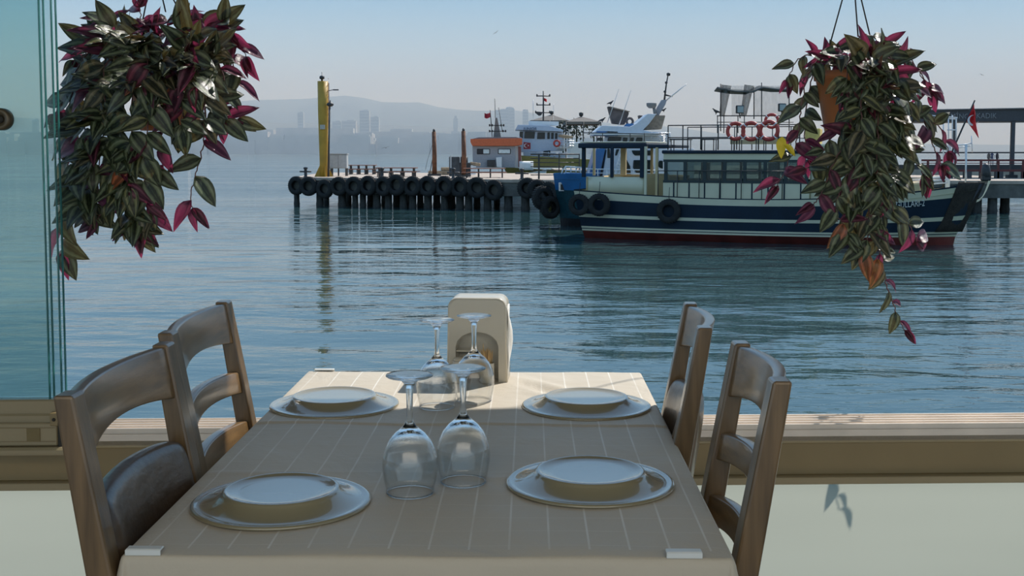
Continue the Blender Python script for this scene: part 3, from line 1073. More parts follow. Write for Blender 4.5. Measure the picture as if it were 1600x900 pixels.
    # short chain to the deck edge
# bollards
for (u, v, lab) in ((478, 272, 'small iron bollard near the left tip of the pier'), (597, 273, 'small bollard in front of the left picnic tables'), (709, 274, 'small bollard in front of the junk pile on the pier'), (816, 275, 'small cross-armed bollard right of the orange-roofed cabin')):
    p = PZ(u, v + 5, ZD)
    if p.y < 66: p = p * (67 / p.y)
    x = pile_at(u, .6, 0)
    t = empty('bollard', (x.x, x.y, ZD), angAB, lab, 'bollard', 'bollards on the pier')
    b = MB(); b.lathe([(0, 0), (.17, 0), (.17, .03), (.10, .06), (.09, .5), (.14, .56), (.14, .62), (0, .66)], 14); b.build('post', m_dsteel, t)
    b = MB(); b.tube([(-.42, 0, .36), (.42, 0, .36)], .05, 8); b.build('cross_bar', m_dsteel, t)

def on_deck(u, Y):
    return Vector((P(u, 270, Y).x, Y, ZD))
# yellow column
m_yel = mat('yellow_paint', (.46, .26, .025), .5, var=.18, scale=1.2, bump=.004)
x = on_deck(506, 76)
S = 76 / F
yc = empty('column', x, 0, 'tall weathered yellow steel column at the left end of the pier', 'column')
Ht = P(505, 127, 76).z - ZD
b = MB(); b.lathe([(.22, 0), (.27, .02), (.27, 1), (.315, 3), (.34, Ht * .7), (.35, Ht), (.0, Ht)], 16); b.build('shaft', m_yel, yc)
b = MB()
for k in range(4):
    a = k * PI / 2 + .3
    b.add([(.24 * math.cos(a), .24 * math.sin(a), 0), (.62 * math.cos(a), .62 * math.sin(a), 0), (.26 * math.cos(a), .26 * math.sin(a), .75)], [(0, 1, 2)])
o = b.build('base_gusset', m_yel, yc); add_mod(o, 'SOLIDIFY', thickness=.04)
b = MB(); b.lathe([(0, 0), (.06, 0), (.06, .12), (.16, .16), (.17, .3), (.10, .36), (.02, .38), (.02, .6), (0, .6)], 12, Matrix.Translation((-.05, 0, Ht))); b.build('beacon', m_dsteel, yc)
b = MB()
for s_ in (-.14, .14): b.tube([(.36, s_, .5), (.38, s_, Ht - .1)], .018, 6)
b.build('ladder_rail', m_rust, yc)
for k in range(16):
    b = MB(); b.tube([(.365, -.14, .7 + k * .38), (.365, .14, .7 + k * .38)], .015, 5); b.build('rung', m_rust, yc)
b = MB(); b.tube([(.3, 0, Ht - .62), (.75, 0, Ht - .55), (.85, 0, Ht - .55)], .025, 6); b.box((.85, 0, Ht - .56), (.35, .16, .07)); b.build('lamp_arm', m_dsteel, yc)
b = MB(); b.box((0, -.34, Ht * .52), (.32, .08, .3), bev=.01); b.build('sign_plate', mat('faded_plate', (.45, .42, .35), .6), yc)
# slim lamp pole beside it
x = on_deck(513, 75.5)
lp = empty('lamp_pole', x, 0, 'thin leaning lamp pole close beside the yellow column', 'pole')
ht = P(517, 158, 75.5).z - ZD
b = MB(); b.tube([(0, 0, 0), (.05, 0, ht * .4), (.16, 0, ht - .2)], [.075, .06, .04], 8); b.build('pole', m_dsteel, lp)
b = MB(); b.lathe([(0, .42), (.03, .40), (.05, .28), (.2, .22), (.24, .10), (.12, 0), (0, 0)], 12, Matrix.Translation((.17, 0, ht - .35))); b.build('lamp_head', m_dsteel, lp)
# grey cabinet on legs
x = on_deck(530, 78)
cb = empty('metal_cabinet', x, 0, 'light grey metal cabinet on legs at the foot of the yellow column', 'cabinet')
zb, zt_ = P(530, 263, 78).z - ZD, P(530, 241, 78).z - ZD
m_grey = mat('pale_grey_metal', (.42, .43, .42), .5, var=.1)
b = MB(); b.box((0, 0, (zb + zt_) / 2), (1.14, .8, zt_ - zb), bev=.02); b.build('body', m_grey, cb)
for s_ in (-1, 1):
    b = MB(); b.box((s_ * .28, -.415, (zb + zt_) / 2), (.54, .03, zt_ - zb - .12), bev=.008); b.build('door', m_grey, cb)
b = MB(); b.box((0, 0, zt_ + .02), (1.22, .9, .05)); b.build('top_cap', m_grey, cb)
for (sx, sy) in ((-.5, -.3), (.5, -.3), (-.5, .3), (.5, .3), (0, -.3)):
    b = MB(); b.beam((sx, sy, 0), (sx, sy, zb), .09, .09); b.build('leg', m_dsteel, cb)
# picnic tables
m_ptop = mat('red_brown_planks', (.24, .10, .06), .7, var=.3, scale=4, stretch=(1, 8, 1))
def picnic(u0, u1, Y, lab, rz=0.0, vtop=None):
    L_ = (u1 - u0) / F * Y
    x = on_deck((u0 + u1) / 2, Y)
    zt2 = P(600, vtop, Y).z - ZD
    t = empty('picnic_table', x, rz, lab, 'table', 'long picnic tables on the pier')
    for k in range(4):
        b = MB(); b.box((0, -.36 + k * .24, zt2 - .03), (L_, .21, .05), bev=.008); b.build('top_plank', m_ptop, t)
    for s_ in (-1, 1):
        for k in (0, 1):
            b = MB(); b.box((0, s_ * (.85 + k * .14), zt2 * .55), (L_ * 1.06, .12, .045)); b.build('bench_plank', m_ptop, t)
    n_ = 4
    for k in range(n_):
        xx = -L_ * .42 + L_ * .84 * k / (n_ - 1)
        b = MB(); b.beam((xx, -.95, zt2 * .51), (xx, .95, zt2 * .51), .06, .06); b.beam((xx, -.4, zt2 - .08), (xx, .4, zt2 - .08), .06, .06)
        b.beam((xx, -.3, 0), (xx, -.3, zt2 - .06), .08, .06); b.beam((xx, .3, 0), (xx, .3, zt2 - .06), .08, .06)
        b.beam((xx, -.9, 0), (xx, -.9, zt2 * .5), .06, .05); b.beam((xx, .9, 0), (xx, .9, zt2 * .5), .06, .05)
        b.build('trestle', m_dsteel, t)
picnic(545, 588, 84, 'picnic table farthest left on the pier, behind the grey cabinet', 0, 257.5)
picnic(588, 652, 75.5, 'long picnic table in the middle left of the pier', R(-2), 261.5)
picnic(724, 790, 73, 'long picnic table in front of the orange-roofed cabin', 0, 262.5)
# rusty posts
def rusty_post(u, v, Y, lab):
    x = on_deck(u, Y)
    t = empty('mooring_post', x, 0, lab, 'post', 'rusty posts on the pier')
    h_ = P(u, v, Y).z - ZD
    b = MB(); b.tube([(0, 0, 0), (0, 0, h_ * .5), (-.03, 0, h_)], [.17, .16, .14], 10); b.build('shaft', m_rust, t)
    b = MB(); b.tube([(-.03, 0, h_), (-.03, 0, h_ + .12), (-.03, 0, h_ + .2)], [.09, .09, .04], 8); b.build('cap', m_dsteel, t)
    b = MB(); b.box((0, 0, .06), (.9, .6, .12)); b.beam((-.35, 0, .1), (-.12, 0, 1.2), .05, .05); b.build('foot_plate', m_dsteel, t)
    return t, h_
t, h_ = rusty_post(679, 206, 79, 'rusty steel post standing alone in the middle of the pier')
b = MB(); b.tube([(-.15, 0, h_ * .7), (-.5, 0, 1.0), (-.62, 0, .4)], .012, 5); b.build('guy_wire', m_dsteel, t)
rusty_post(725, 205, 76, 'rusty steel post left of the orange-roofed cabin, before the junk stack')
# junk stack
x = on_deck(723, 78)
jk = empty('crate_stack', x, 0, 'dark stack of old machinery and crates behind the right rusty post', 'junk stack')
b = MB(); b.box((-.55, 0, .65), (.7, .9, 1.3), bev=.03); b.build('machine_box', mat('dark_machine', (.05, .055, .06), .6, var=.4, scale=3), jk)
b = MB(); b.box((-.78, -.1, .95), (.12, .8, .8)); b.build('pale_panel', m_grey, jk)
b = MB(); b.box((.15, .1, .45), (.8, .8, .9), bev=.04); b.lathe([(0, 0), (.25, 0), (.25, .4), (0, .42)], 12, Matrix.Translation((.1, 0, .9))); b.build('drum_crate', m_dsteel, jk)
b = MB(); b.box((.72, .1, .92), (.7, .5, .22), Matrix.Rotation(R(8), 4, 'Y'), bev=.03); b.build('plank_pile', mat('tan_wood', (.33, .24, .15), .8, var=.3), jk)
for k in range(4):
    b = MB(); b.box((.72, -.2, .15 + k * .16), (.36, .3, .08)); b.build('white_crate', mat('white_crates', (.7, .72, .72), .6), jk)
x = on_deck(697, 82)
b = MB(); b.box((-.5, 0, .15), (1.5, .8, .3), bev=.05); b.box((.1, 0, .42), (.9, .6, .25), bev=.05)
o = b.build('timber_heap', mat('tan_wood', (.33, .24, .15)), None, x); tag(o, 'low pale heap of timber beside the lone rusty post', 'timber')
# pier railing near the blue bow
x0, x1 = on_deck(842, 69), on_deck(905, 69)
rl = empty('pier_railing', x0, 0, 'black multi-bar railing on the pier left of the blue boat', 'railing')
L_ = x1.x - x0.x; hh = P(850, 241, 69).z - ZD
for xx in (0, L_ * .5, L_):
    b = MB(); b.beam((xx, 0, 0), (xx, 0, hh + .03), .11 if xx == 0 else .06, .08); b.build('post', m_dsteel, rl)
for k in range(6):
    b = MB(); b.tube([(-.5, 0, .25 + (hh - .25) * k / 5), (L_, 0, .25 + (hh - .25) * k / 5)], .03 if k < 5 else .045, 6); b.build('rail', m_dsteel, rl)

# ================================================================ BOAT HELPERS
m_white = mat('boat_white', (.66, .67, .66), .35, var=.06, scale=1.5, coat=.2)
m_cream_b = mat('boat_cream', (.58, .55, .39), .4, var=.06, scale=1.2, coat=.2)
m_tan = mat('boat_tan', (.55, .42, .22), .5, var=.08, scale=1.5)
m_navy = mat('boat_navy', (.004, .017, .034), .6, var=.25, scale=1.2, spec=.3)
m_red = mat('antifouling_red', (.16, .028, .020), .6, var=.3, scale=1.5)
m_cab_glass = mat('cabin_glass', (.012, .02, .022), .12, var=.2, spec=.35)
m_black = mat('boat_black', (.015, .015, .018), .5)
m_steel = mat('stainless', (.6, .6, .6), .3, .8)
m_wframe = mat('white_rail', (.7, .7, .7), .4)
class Loc:
    """real local frame of a boat: s forward, t to the far side, z above the water"""
    def __init__(s, o, ang):
        s.o = Vector(o); s.ang = ang
        s.d = Vector((math.cos(ang), math.sin(ang), 0)); s.n = Vector((-math.sin(ang), math.cos(ang), 0))
    def s_at(s, u, t):
        k = (u - 800) / F
        # solve projected column (small pitch correction ignored far away)
        c = s.o + s.n * t
        return (k * c.y - c.x) / (s.d.x - k * s.d.y)
    def z_at(s, v, sv, t):
        c = s.o + s.n * t + s.d * sv
        return P(800, v, c.y).z - ZW
HW = {}
def hull_w(st, s_, z):
    for (a, c) in zip(st, st[1:]):
        sa, sb = a[0] + a[4] * min(1, max(0, z / a[3])), c[0] + c[4] * min(1, max(0, z / c[3]))
        if sa <= s_ <= sb:
            k = (s_ - sa) / max(1e-6, sb - sa)
            wa = a[2] + (a[1] - a[2]) * min(1, max(0, z / a[3])) ** .8
            wb = c[2] + (c[1] - c[2]) * min(1, max(0, z / c[3])) ** .8
            return wa + (wb - wa) * k
    return .03
def hull(name, parent, stations, rows, mats_, steps=6):
    """stations: (s, half width deck, half width waterline, deck z, keel rake), rows: heights 0..deck in mid ship"""
    def cat(p0, p1, p2, p3, t):
        return tuple(.5 * ((2 * b_) + (-a + c) * t + (2 * a - 5 * b_ + 4 * c - d) * t * t + (-a + 3 * b_ - 3 * c + d) * t ** 3) for a, b_, c, d in zip(p0, p1, p2, p3))
    st = []
    for i in range(len(stations) - 1):
        q = [stations[max(i - 1, 0)], stations[i], stations[i + 1], stations[min(i + 2, len(stations) - 1)]]
        for k in range(steps): st.append(cat(*q, k / steps))
    st.append(stations[-1])
    top = rows[-1]
    vs_, fs, mi = [], [], []
    R_ = len(rows)
    for side in (-1, 1):
        for (s_, wd, ww, dz, rk) in st:
            for h in rows:
                f = max(0, h) / top
                z = h * (1 + (dz / top - 1) * f) if h > 0 else h
                w = ww + (wd - ww) * (f ** .8) if h >= 0 else ww * (1 + h * .8)
                vs_.append((s_ + rk * f, side * max(w, .02), z))
    N_ = len(st)
    for sd in (0, 1):
        o_ = sd * N_ * R_
        for i in range(N_ - 1):
            for j in range(R_ - 1):
                a = o_ + i * R_ + j
                q = (a, a + R_, a + R_ + 1, a + 1)
                fs.append(q if sd == 0 else q[::-1]); mi.append(j)
    for i in (0, N_ - 1):      # transom and stem
        for j in range(R_ - 1):
            a = i * R_ + j; c = N_ * R_ + a
            q = (a, a + 1, c + 1, c)
            fs.append(q if i == 0 else q[::-1]); mi.append(j)
    b = MB()
    for m_ in mats_: b.m(m_)
    b.cur = 0
    b.add(vs_, fs, False)
    b.mi = [b.mats.index(mats_[k]) for k in mi]
    o = b.build(name, None, parent)
    HW[name + str(len(HW))] = st
    # deck
    b = MB()
    vs2 = []
    for (s_, wd, ww, dz, rk) in st: vs2 += [(s_ + rk, -wd + .03, dz - .25), (s_ + rk, wd - .03, dz - .25)]
    b.add(vs2, [(2 * i, 2 * i + 2, 2 * i + 3, 2 * i + 1) for i in range(N_ - 1)])
    b.build('deck', m_cream_b, parent)
    return st
def wall_windows(parent, s0, s1, t, z0, z1, n_, gap, mglass, mframe, name='window', thick=.04):
    w = (s1 - s0 - gap * (n_ + 1)) / n_
    for k in range(n_):
        c = s0 + gap + w / 2 + k * (w + gap)
        b = MB(); b.box((c, t, (z0 + z1) / 2), (w, thick, z1 - z0), bev=.03); f = b.build(name, mframe, parent)
        b = MB(); b.box((c, t - math.copysign(thick * .5 + .006, -t) * -1 if False else t + math.copysign(thick * .5 + .006, t), (z0 + z1) / 2), (w - .1, .015, z1 - z0 - .1)); b.build('pane', mglass, f)
def railing(parent, pts, h, n_mid, r=.02, material=None, posts=None):
    material = material or m_dsteel
    pts = [Vector(p) for p in pts]
    for k in range(n_mid + 1):
        z = h * (k + 1) / (n_mid + 1)
        b = MB(); b.tube([p + Vector((0, 0, z)) for p in pts], r, 6); b.build('rail', material, parent)
    for p in (posts or pts):
        b = MB(); b.tube([Vector(p), Vector(p) + Vector((0, 0, h))], r, 6); b.build('rail_post', material, parent)

# ================================================================ MAIN TOUR BOAT
bo = Vector((3.45, 47.6, ZW))
LB = Loc(bo, R(-21))
tbt = empty('tour_boat', bo, R(-21), 'navy and cream double-deck tour boat with red bottom moored along the pier', 'boat')
T0 = -1.95
stn = [(0, 1.85, 1.5, 1.95, -.35), (2, 2.0, 1.85, 1.82, -.1), (5, 2.08, 2.0, 1.70, 0), (8, 2.08, 1.95, 1.70, 0), (10.5, 1.9, 1.6, 1.82, .1), (12.3, 1.35, .85, 2.05, .45), (13.3, .75, .25, 2.25, .85), (13.75, .12, .03, 2.36, .95)]
rows = [-.5, .30, .37, .40, .47, .80, .92, 1.42, 1.66, 1.70]
BST = hull('hull', tbt, stn, rows, [m_red, m_cream_b, m_navy, m_cream_b, m_navy, m_cream_b, m_navy, m_cream_b, m_navy], 6)
# stem guard (dark rubber bow)
b = MB()
b.tube([(13.78, 0, .25), (14.05, 0, .9), (14.35, 0, 1.5), (14.72, 0, 2.30)], [.08, .10, .12, .14], 8); b.build('bow_fender', m_black, tbt)
for sd_ in (-1, 1):
    b = MB()
    def wrap(a_, c_):
        z = .50 + (2.33 - .50) * c_
        s0 = LB.s_at(1462 + 36 * c_ ** .8, -.9 + .5 * c_); s1 = 13.95 + .95 * (z / 2.36)
        s_ = s0 + (s1 - s0) * a_
        return (s_, sd_ * (hull_w(BST, s_, z) + .07), z)
    b.grid(wrap, 12, 8)
    q = b.build('bow_mat', mat('bow_mat_brown', (.030, .024, .018), .95, var=.4, scale=6, bump=.03, bscale=20), tbt); add_mod(q, 'SOLIDIFY', thickness=.05)
# stern cockpit: cream curved bulwark with posts and navy canopy
sC0, sC1 = LB.s_at(909, T0), LB.s_at(1006, T0 + .1)
zc0 = LB.z_at(302, sC0, T0); zc1 = LB.z_at(275, sC0, T0)
b = MB()
def bul(u_, v_):
    s_ = sC0 + (sC1 - sC0) * u_
    k = min(1, u_ / .25)
    t_ = T0 + .12 + (1 - math.sin(k * PI / 2)) * .5
    return (s_, t_, zc0 - .05 + (zc1 - zc0 + .02) * v_)
b.grid(bul, 20, 2)
o = b.build('stern_bulwark', m_cream_b, tbt); add_mod(o, 'SOLIDIFY', thickness=.06)
b = MB(); b.grid(lambda u_, v_: (sC0 + .0 + .02, -T0 - .4 - u_ * 2 * (-T0 - .45), zc0 - .05 + (zc1 - zc0) * v_), 4, 1)
b.grid(lambda u_, v_: (sC0 + (sC1 - sC0 + 1) * u_, 1.8, zc0 - .05 + (zc1 - zc0 + .05) * v_), 4, 1)
o = b.build('inner_wall', m_tan, tbt); add_mod(o, 'SOLIDIFY', thickness=.06)
zr0 = LB.z_at(231, sC0, T0); zr1 = LB.z_at(222.5, sC0, T0)
sR1 = LB.s_at(1042, T0 + .1)
b = MB(); b.box(((sC0 + sC1) / 2 - .05, 0, (zr0 + zr1) / 2 - .02), (sC1 - sC0 + .3, 3.7, zr1 - zr0 - .02), bev=.03); b.build('canopy_roof', m_navy, tbt)
b = MB(); b.box(((sC1 + sR1) / 2 + .1, 0, (zr0 + zr1) / 2 - .05), (sR1 - sC1 - .1, 3.6, .12), bev=.02); b.build('canopy_roof', m_navy, tbt)
b = MB(); b.box(((sC0 + sC1) / 2 - .05, 0, zr1 + .005), (sC1 - sC0 + .2, 3.5, .05), bev=.02); b.build('canopy_top', m_cream_b, tbt)
def post(u, t_, w_, mm, zlo=None):
    s_ = LB.s_at(u, t_)
    b = MB(); b.beam((s_, t_, zlo if zlo else zc1 - .05), (s_, t_, zr0 + .02), w_, w_, bev=.01); b.build('canopy_post', mm, tbt)
for (u, t_, w_, mm) in ((912, T0 + .5, .14, m_navy), (956, T0 + .12, .12, m_navy), (1003, T0 + .12, .15, m_navy), (928, 1.7, .10, m_tan), (974, 1.7, .22, m_tan), (1018, 1.7, .1, m_tan), (1026, T0 + .2, .10, m_tan)):
    post(u, t_, w_, mm, zc0 - .3 if u > 1003 else None)
# door jamb, steps
b = MB(); s_ = LB.s_at(1006, T0 + .1); b.box((s_ + .06, T0 + .12, (zc0 + zr0) / 2), (.10, .1, zr0 - zc0 + .1)); b.build('door_jamb', m_cream_b, tbt)
b = MB(); s0, s1 = LB.s_at(1008, T0 + .9), LB.s_at(1034, T0 + .9); b.box(((s0 + s1) / 2, T0 + 1.2, zc0 + .35), (s1 - s0 + .4, .06, .85)); b.build('entrance_panel', m_tan, tbt)
# cabin
sA, sB = LB.s_at(1036, T0 + .14), LB.s_at(1395, T0 + .14)
sB = min(sB, 10.6)
zlow = LB.z_at(306, sA, T0)
zwin0, zwin1 = LB.z_at(285, sA, T0), LB.z_at(250, sA, T0)
ztop_ = LB.z_at(240, sA, T0); zcap = LB.z_at(236.5, sA, T0)
sM = LB.s_at(1264, T0 + .14)
b = MB(); b.box(((sA + sM) / 2, 0, (1.45 + zwin0) / 2), (sM - sA, 3.62, zwin0 - 1.45)); b.box(((sA + sM) / 2, 0, (zwin1 + ztop_) / 2), (sM - sA, 3.62, ztop_ - zwin1)); 
b.build('cabin_wall', m_cream_b, tbt)
b = MB(); b.box(((sA + sM) / 2, 0, (ztop_ + zcap) / 2 + .02), (sM - sA + .1, 3.8, zcap - ztop_ + .04), bev=.03); b.build('cabin_roof', m_navy, tbt)
# window band: dark frame bars, clear-ish panes see through
b = MB()
for z_ in (zwin0 + .04, zwin1 - .03):
    for t_ in (-1.80, 1.80): b.box(((sA + sM) / 2, t_, z_), (sM - sA, .05, .10))
b.build('window_band_frame', mat('window_frame_green', (.012, .028, .030), .5), tbt)
m_tint = glass_mat('tinted_cabin_pane', (.50, .58, .58))
nW = 7
for k in range(nW + 1):
    for t_ in (-1.80, 1.80):
        s_ = sA + .1 + (sM - sA - .2) * k / nW
        b = MB(); b.box((s_, t_, (zwin0 + zwin1) / 2), (.13 if t_ < 0 else .10, .06, zwin1 - zwin0)); b.build('window_post', mat('window_frame_green', (0, 0, 0)), tbt)
for k in range(nW):
    for t_ in (-1.80, 1.80):
        s_ = sA + .1 + (sM - sA - .2) * (k + .5) / nW
        b = MB(); b.box((s_, t_, (zwin0 + zwin1) / 2), ((sM - sA - .2) / nW - .1, .012, zwin1 - zwin0 - .02)); b.build('window_pane', m_tint, tbt)
for k in (1, 4):
    s_ = sA + .6 + k * .85
    b = MB(); b.grid(lambda u_, v_: (s_ + u_ * .35, -1.70 + .02 * math.sin(u_ * 20), zwin0 + .1 + v_ * (zwin1 - zwin0 - .2)), 10, 1); o = b.build('curtain', mat('grey_curtain', (.22, .24, .24), .9), tbt); add_mod(o, 'SOLIDIFY', thickness=.01)
for k in range(9):             # panel joints on the cabin side
    s_ = sA + (sM - sA) * (k + .7) / 9.2
    b = MB(); b.box((s_, -1.815, (1.6 + zwin0) / 2), (.05, .02, zwin0 - 1.6)); b.build('panel_joint', m_navy, tbt)
# side hand rail (thin) in front of the windows
b = MB(); b.tube([(LB.s_at(1028, T0), T0 + .04, LB.z_at(267, sA, T0)), (sM + 1, T0 + .04, LB.z_at(267, sA, T0) + .02)], .018, 5); b.build('hand_rail', m_dsteel, tbt)
for u in (1028, 1058, 1092, 1124, 1158, 1190, 1222):
    s_ = LB.s_at(u, T0 + .04)
    b = MB(); b.tube([(s_, T0 + .04, 1.65), (s_, T0 + .04, LB.z_at(267, sA, T0))], .018, 5); b.build('rail_post', m_dsteel, tbt)
# wheelhouse forward of the saloon (mostly behind the plant)
b = MB(); b.box((sM + .9, 0, 2.55), (1.8, 3.2, 2.1), bev=.05); b.build('wheelhouse', m_cream_b, tbt)
wall_windows(tbt, sM + .1, sM + 1.7, -1.62, 2.55, 3.3, 2, .12, m_cab_glass, m_navy)
b = MB(); b.box((sM + 1.9, 0, 3.68), (3.9, 3.5, .12), bev=.03); b.build('wheelhouse_roof', m_cream_b, tbt)
b = MB(); b.box((sM + 2.9, -.2, 1.95), (2.0, 2.2, .75), bev=.05); b.build('fore_locker', m_tan, tbt)
b = MB(); b.box((sM + .05, -1.1, zcap + .45), (.55, .8, .8), bev=.03); b.build('yellow_locker', mat('warm_yellow_board', (.60, .43, .12), .5), tbt)
# upper deck: railing, benches, tables
zu = zcap + .06
sU = LB.s_at(1040, T0)
pts_u = [LB.s_at(u, T0 + .2) for u in (1043, 1066, 1094, 1121, 1150, 1184, 1215, 1248)]
zrail = LB.z_at(195.5, pts_u[2], T0) - zu
railing(tbt, [(s_, T0 + .2, zu) for s_ in pts_u], zrail, 1, .024)
railing(tbt, [(s_, -T0 - .2, zu) for s_ in pts_u], zrail, 1, .022)
b = MB(); b.tube([(LB.s_at(910, T0 + .2), T0 + .3, zr1), (LB.s_at(910, T0 + .2), T0 + .3, LB.z_at(207, 1, T0)), (pts_u[0], T0 + .2, LB.z_at(210, 2, T0))], .02, 6); b.build('rail', m_dsteel, tbt)
for u in (941, 984, 1006):
    s_ = LB.s_at(u, T0 + .3)
    b = MB(); b.tube([(s_, T0 + .3, zr1), (s_, T0 + .3, LB.z_at(208, 1, T0))], .018, 5); b.build('rail_post', m_dsteel, tbt)
for u0, u1 in ((1048, 1078), (1096, 1118), (1142, 1158), (1180, 1196)):     # deck tables with frames
    s0, s1 = LB.s_at(u0, -.9), LB.s_at(u1, -.9)
    z_ = LB.z_at(218, 5, 0)
    b = MB(); b.box(((s0 + s1) / 2, -.9, z_), (s1 - s0, .7, .05)); f = b.build('deck_table', m_dsteel if u0 < 1100 else m_grey, tbt)
    for s_ in (s0 + .05, s1 - .05):
        b = MB(); b.tube([(s_, -1.15, zu - .1), (s_, -1.15, z_)], .02, 5); b.tube([(s_, -.65, zu - .1), (s_, -.65, z_)], .02, 5); b.build('table_leg', m_dsteel, f)
b = MB()
s0, s1 = LB.s_at(1140, .6), LB.s_at(1235, .6); z_ = LB.z_at(221, 6, .6)
b.box(((s0 + s1) / 2, .6, z_ ), (s1 - s0, .08, .22)); b.build('bench_back', m_tan, tbt)
# name on the bow
tm_ = text_mesh('name_lettering', 'OĞULLARI-2', .34, .004, mat('name_paint', (.60, .60, .56), .5, var=.1), tbt, (0, 0, 0), (0, 0, 0), 'LEFT', .95)
sa_, sb_ = LB.s_at(1391, -1.9), LB.s_at(1444, -1.5)
za_, zb_ = 1.40, 1.50
pa = Vector((sa_, -hull_w(BST, sa_, za_) - .02, za_)); pb = Vector((sb_, -hull_w(BST, sb_, zb_) - .02, zb_))
pu = Vector((sa_, -hull_w(BST, sa_, za_ + .25) - .02, za_ + .25))
ex = (pb - pa).normalized(); ey = (pu - pa).normalized(); ez = ex.cross(ey).normalized(); ey = ez.cross(ex)
wtxt = max(v.co.x for v in tm_.data.vertices)
tm_.matrix_local = Matrix.Translation(pa + ez * .06) @ Matrix((ex, ey, ez)).transposed().to_4x4() @ Matrix.Diagonal(((pb - pa).length / wtxt, 1, 1, 1))
# bow rail in white, small
railing(tbt, [(11.9, -1.25, 2.0), (12.8, -.95, 2.12), (13.6, -.5, 2.2)], .35, 2, .02, m_wframe)
railing(tbt, [(11.9, 1.25, 2.0), (12.8, .95, 2.12), (13.6, .5, 2.2)], .35, 2, .02, m_wframe)
s_ = LB.s_at(1508, -.2); b = MB(); b.tube([(s_, -.2, 2.1), (s_, -.2, LB.z_at(226, s_, 0))], .035, 6); b.tube([(s_, -.2, LB.z_at(226, s_, 0)), (s_ - 1.2, -.2, LB.z_at(229, s_, 0))], .02, 6); b.build('bow_post', m_wframe, tbt)
s_ = LB.s_at(1480, -.6); b = MB(); b.box((s_, .3, 2.75), (.16, .16, 1.8)); b.build('bow_mast', m_white, tbt)
# ensign staff + flag
s_ = LB.s_at(1494, .4)
fp = [(s_ - .15, .4, LB.z_at(233, s_, .4)), (LB.s_at(1519, .4), .4, LB.z_at(157, s_, .4))]
b = MB(); b.tube([(s_ - .5, .4, 2.0), fp[0], fp[1]], [.04, .04, .03], 6); b.build('flag_staff', m_dsteel, tbt)
fe = tbt
def flag_uv(u_, v_):
    # hanging flag, folded along its length
    top = Vector(fp[1]) + Vector((-.02, 0, -.15))
    base = Vector((LB.s_at(1506, .4), .4, LB.z_at(188, s_, .4)))
    a = top.lerp(base, u_)
    e1 = Vector((LB.s_at(1521, .4), .4, LB.z_at(190, s_, .4))); e2 = Vector((LB.s_at(1527, .4), .4, LB.z_at(216, s_, .4)))
    c_ = e1.lerp(e2, u_)
    q = a.lerp(c_, v_)
    q.y += .16 * math.sin(v_ * PI * 2.0) * (1 - .3 * u_)
    return q
m_flag = mat('flag_red', (.55, .02, .025), .8, var=.1)
b = MB(); b.grid(flag_uv, 10, 14); o = b.build('flag', m_flag, None, bo); o.rotation_euler = (0, 0, R(-21)); add_mod(o, 'SOLIDIFY', thickness=.01)
tag(o, 'red flag with white crescent hanging from the slanted staff at the bow', 'flag')
def crescent(rad, cx=0, cy=0, n_=24):
    out = []
    for k in range(n_ + 1):
        a = R(40) + R(280) * k / n_
        out.append((cx + rad * math.cos(a), cy + rad * math.sin(a)))
    r2, c2 = rad * .80, rad * .25
    # inner arc back between the same horn points
    p_ = out[-1]; a0 = math.atan2(p_[1] - cy, p_[0] - cx - c2); a1 = math.atan2(out[0][1] - cy, out[0][0] - cx - c2)
    if a0 < 0: a0 += 2 * PI
    r0 = math.hypot(p_[1] - cy, p_[0] - cx - c2)
    for k in range(n_ + 1):
        a = a0 + (a1 - a0) * k / n_
        out.append((cx + c2 + r0 * math.cos(a), cy + r0 * math.sin(a)))
    return out
m_wmark = mat('white_mark', (.75, .75, .73), .6, var=.05)
cen = flag_uv(.55, .42)
b = MB(); b.prism(crescent(.20), .012); q = b.build('crescent', m_wmark, o); q.location = cen + Vector((0, -.05, 0)); q.rotation_euler = (R(90), R(-35), R(20))
# life buoys on the upper rail
m_buoy = mat('lifebuoy_red', (.42, .05, .035), .5, var=.15)
for (u, v, r_, lab) in ((1148, 205, .36, 'red lifebuoy on the tour boat rail, left of the row'), (1172, 205, .38, 'red lifebuoy on the tour boat rail, middle of the row'), (1200, 204, .40, 'red lifebuoy on the tour boat rail, right end of the row'), (1204, 189, .30, 'smaller red lifebuoy behind and above the row of three')):
    tt = T0 + (.12 if v > 195 else 1.2)
    s_ = LB.s_at(u, tt); z_ = LB.z_at(v, s_, tt)
    w_ = bo + LB.d * s_ + LB.n * tt; w_.z = ZW + z_
    t = empty('lifebuoy', w_, R(-21 + (8 if u < 1160 else -8)), lab, 'lifebuoy', 'red lifebuoys on the tour boat')
    M = Matrix.Rotation(R(90), 4, 'X')
    b = MB(); b.torus(r_ * .83, r_ * .19, 28, 10, M); b.build('ring', m_buoy, t)
    for k in range(4):
        a = PI / 4 + k * PI / 2
        b = MB(); b.box((0, 0, 0), (.07, r_ * .42, r_ * .42), Matrix.Rotation(a, 4, 'Y') @ Matrix.Translation((0, 0, r_ * .83)), bev=.03); b.build('band', m_wmark, t)
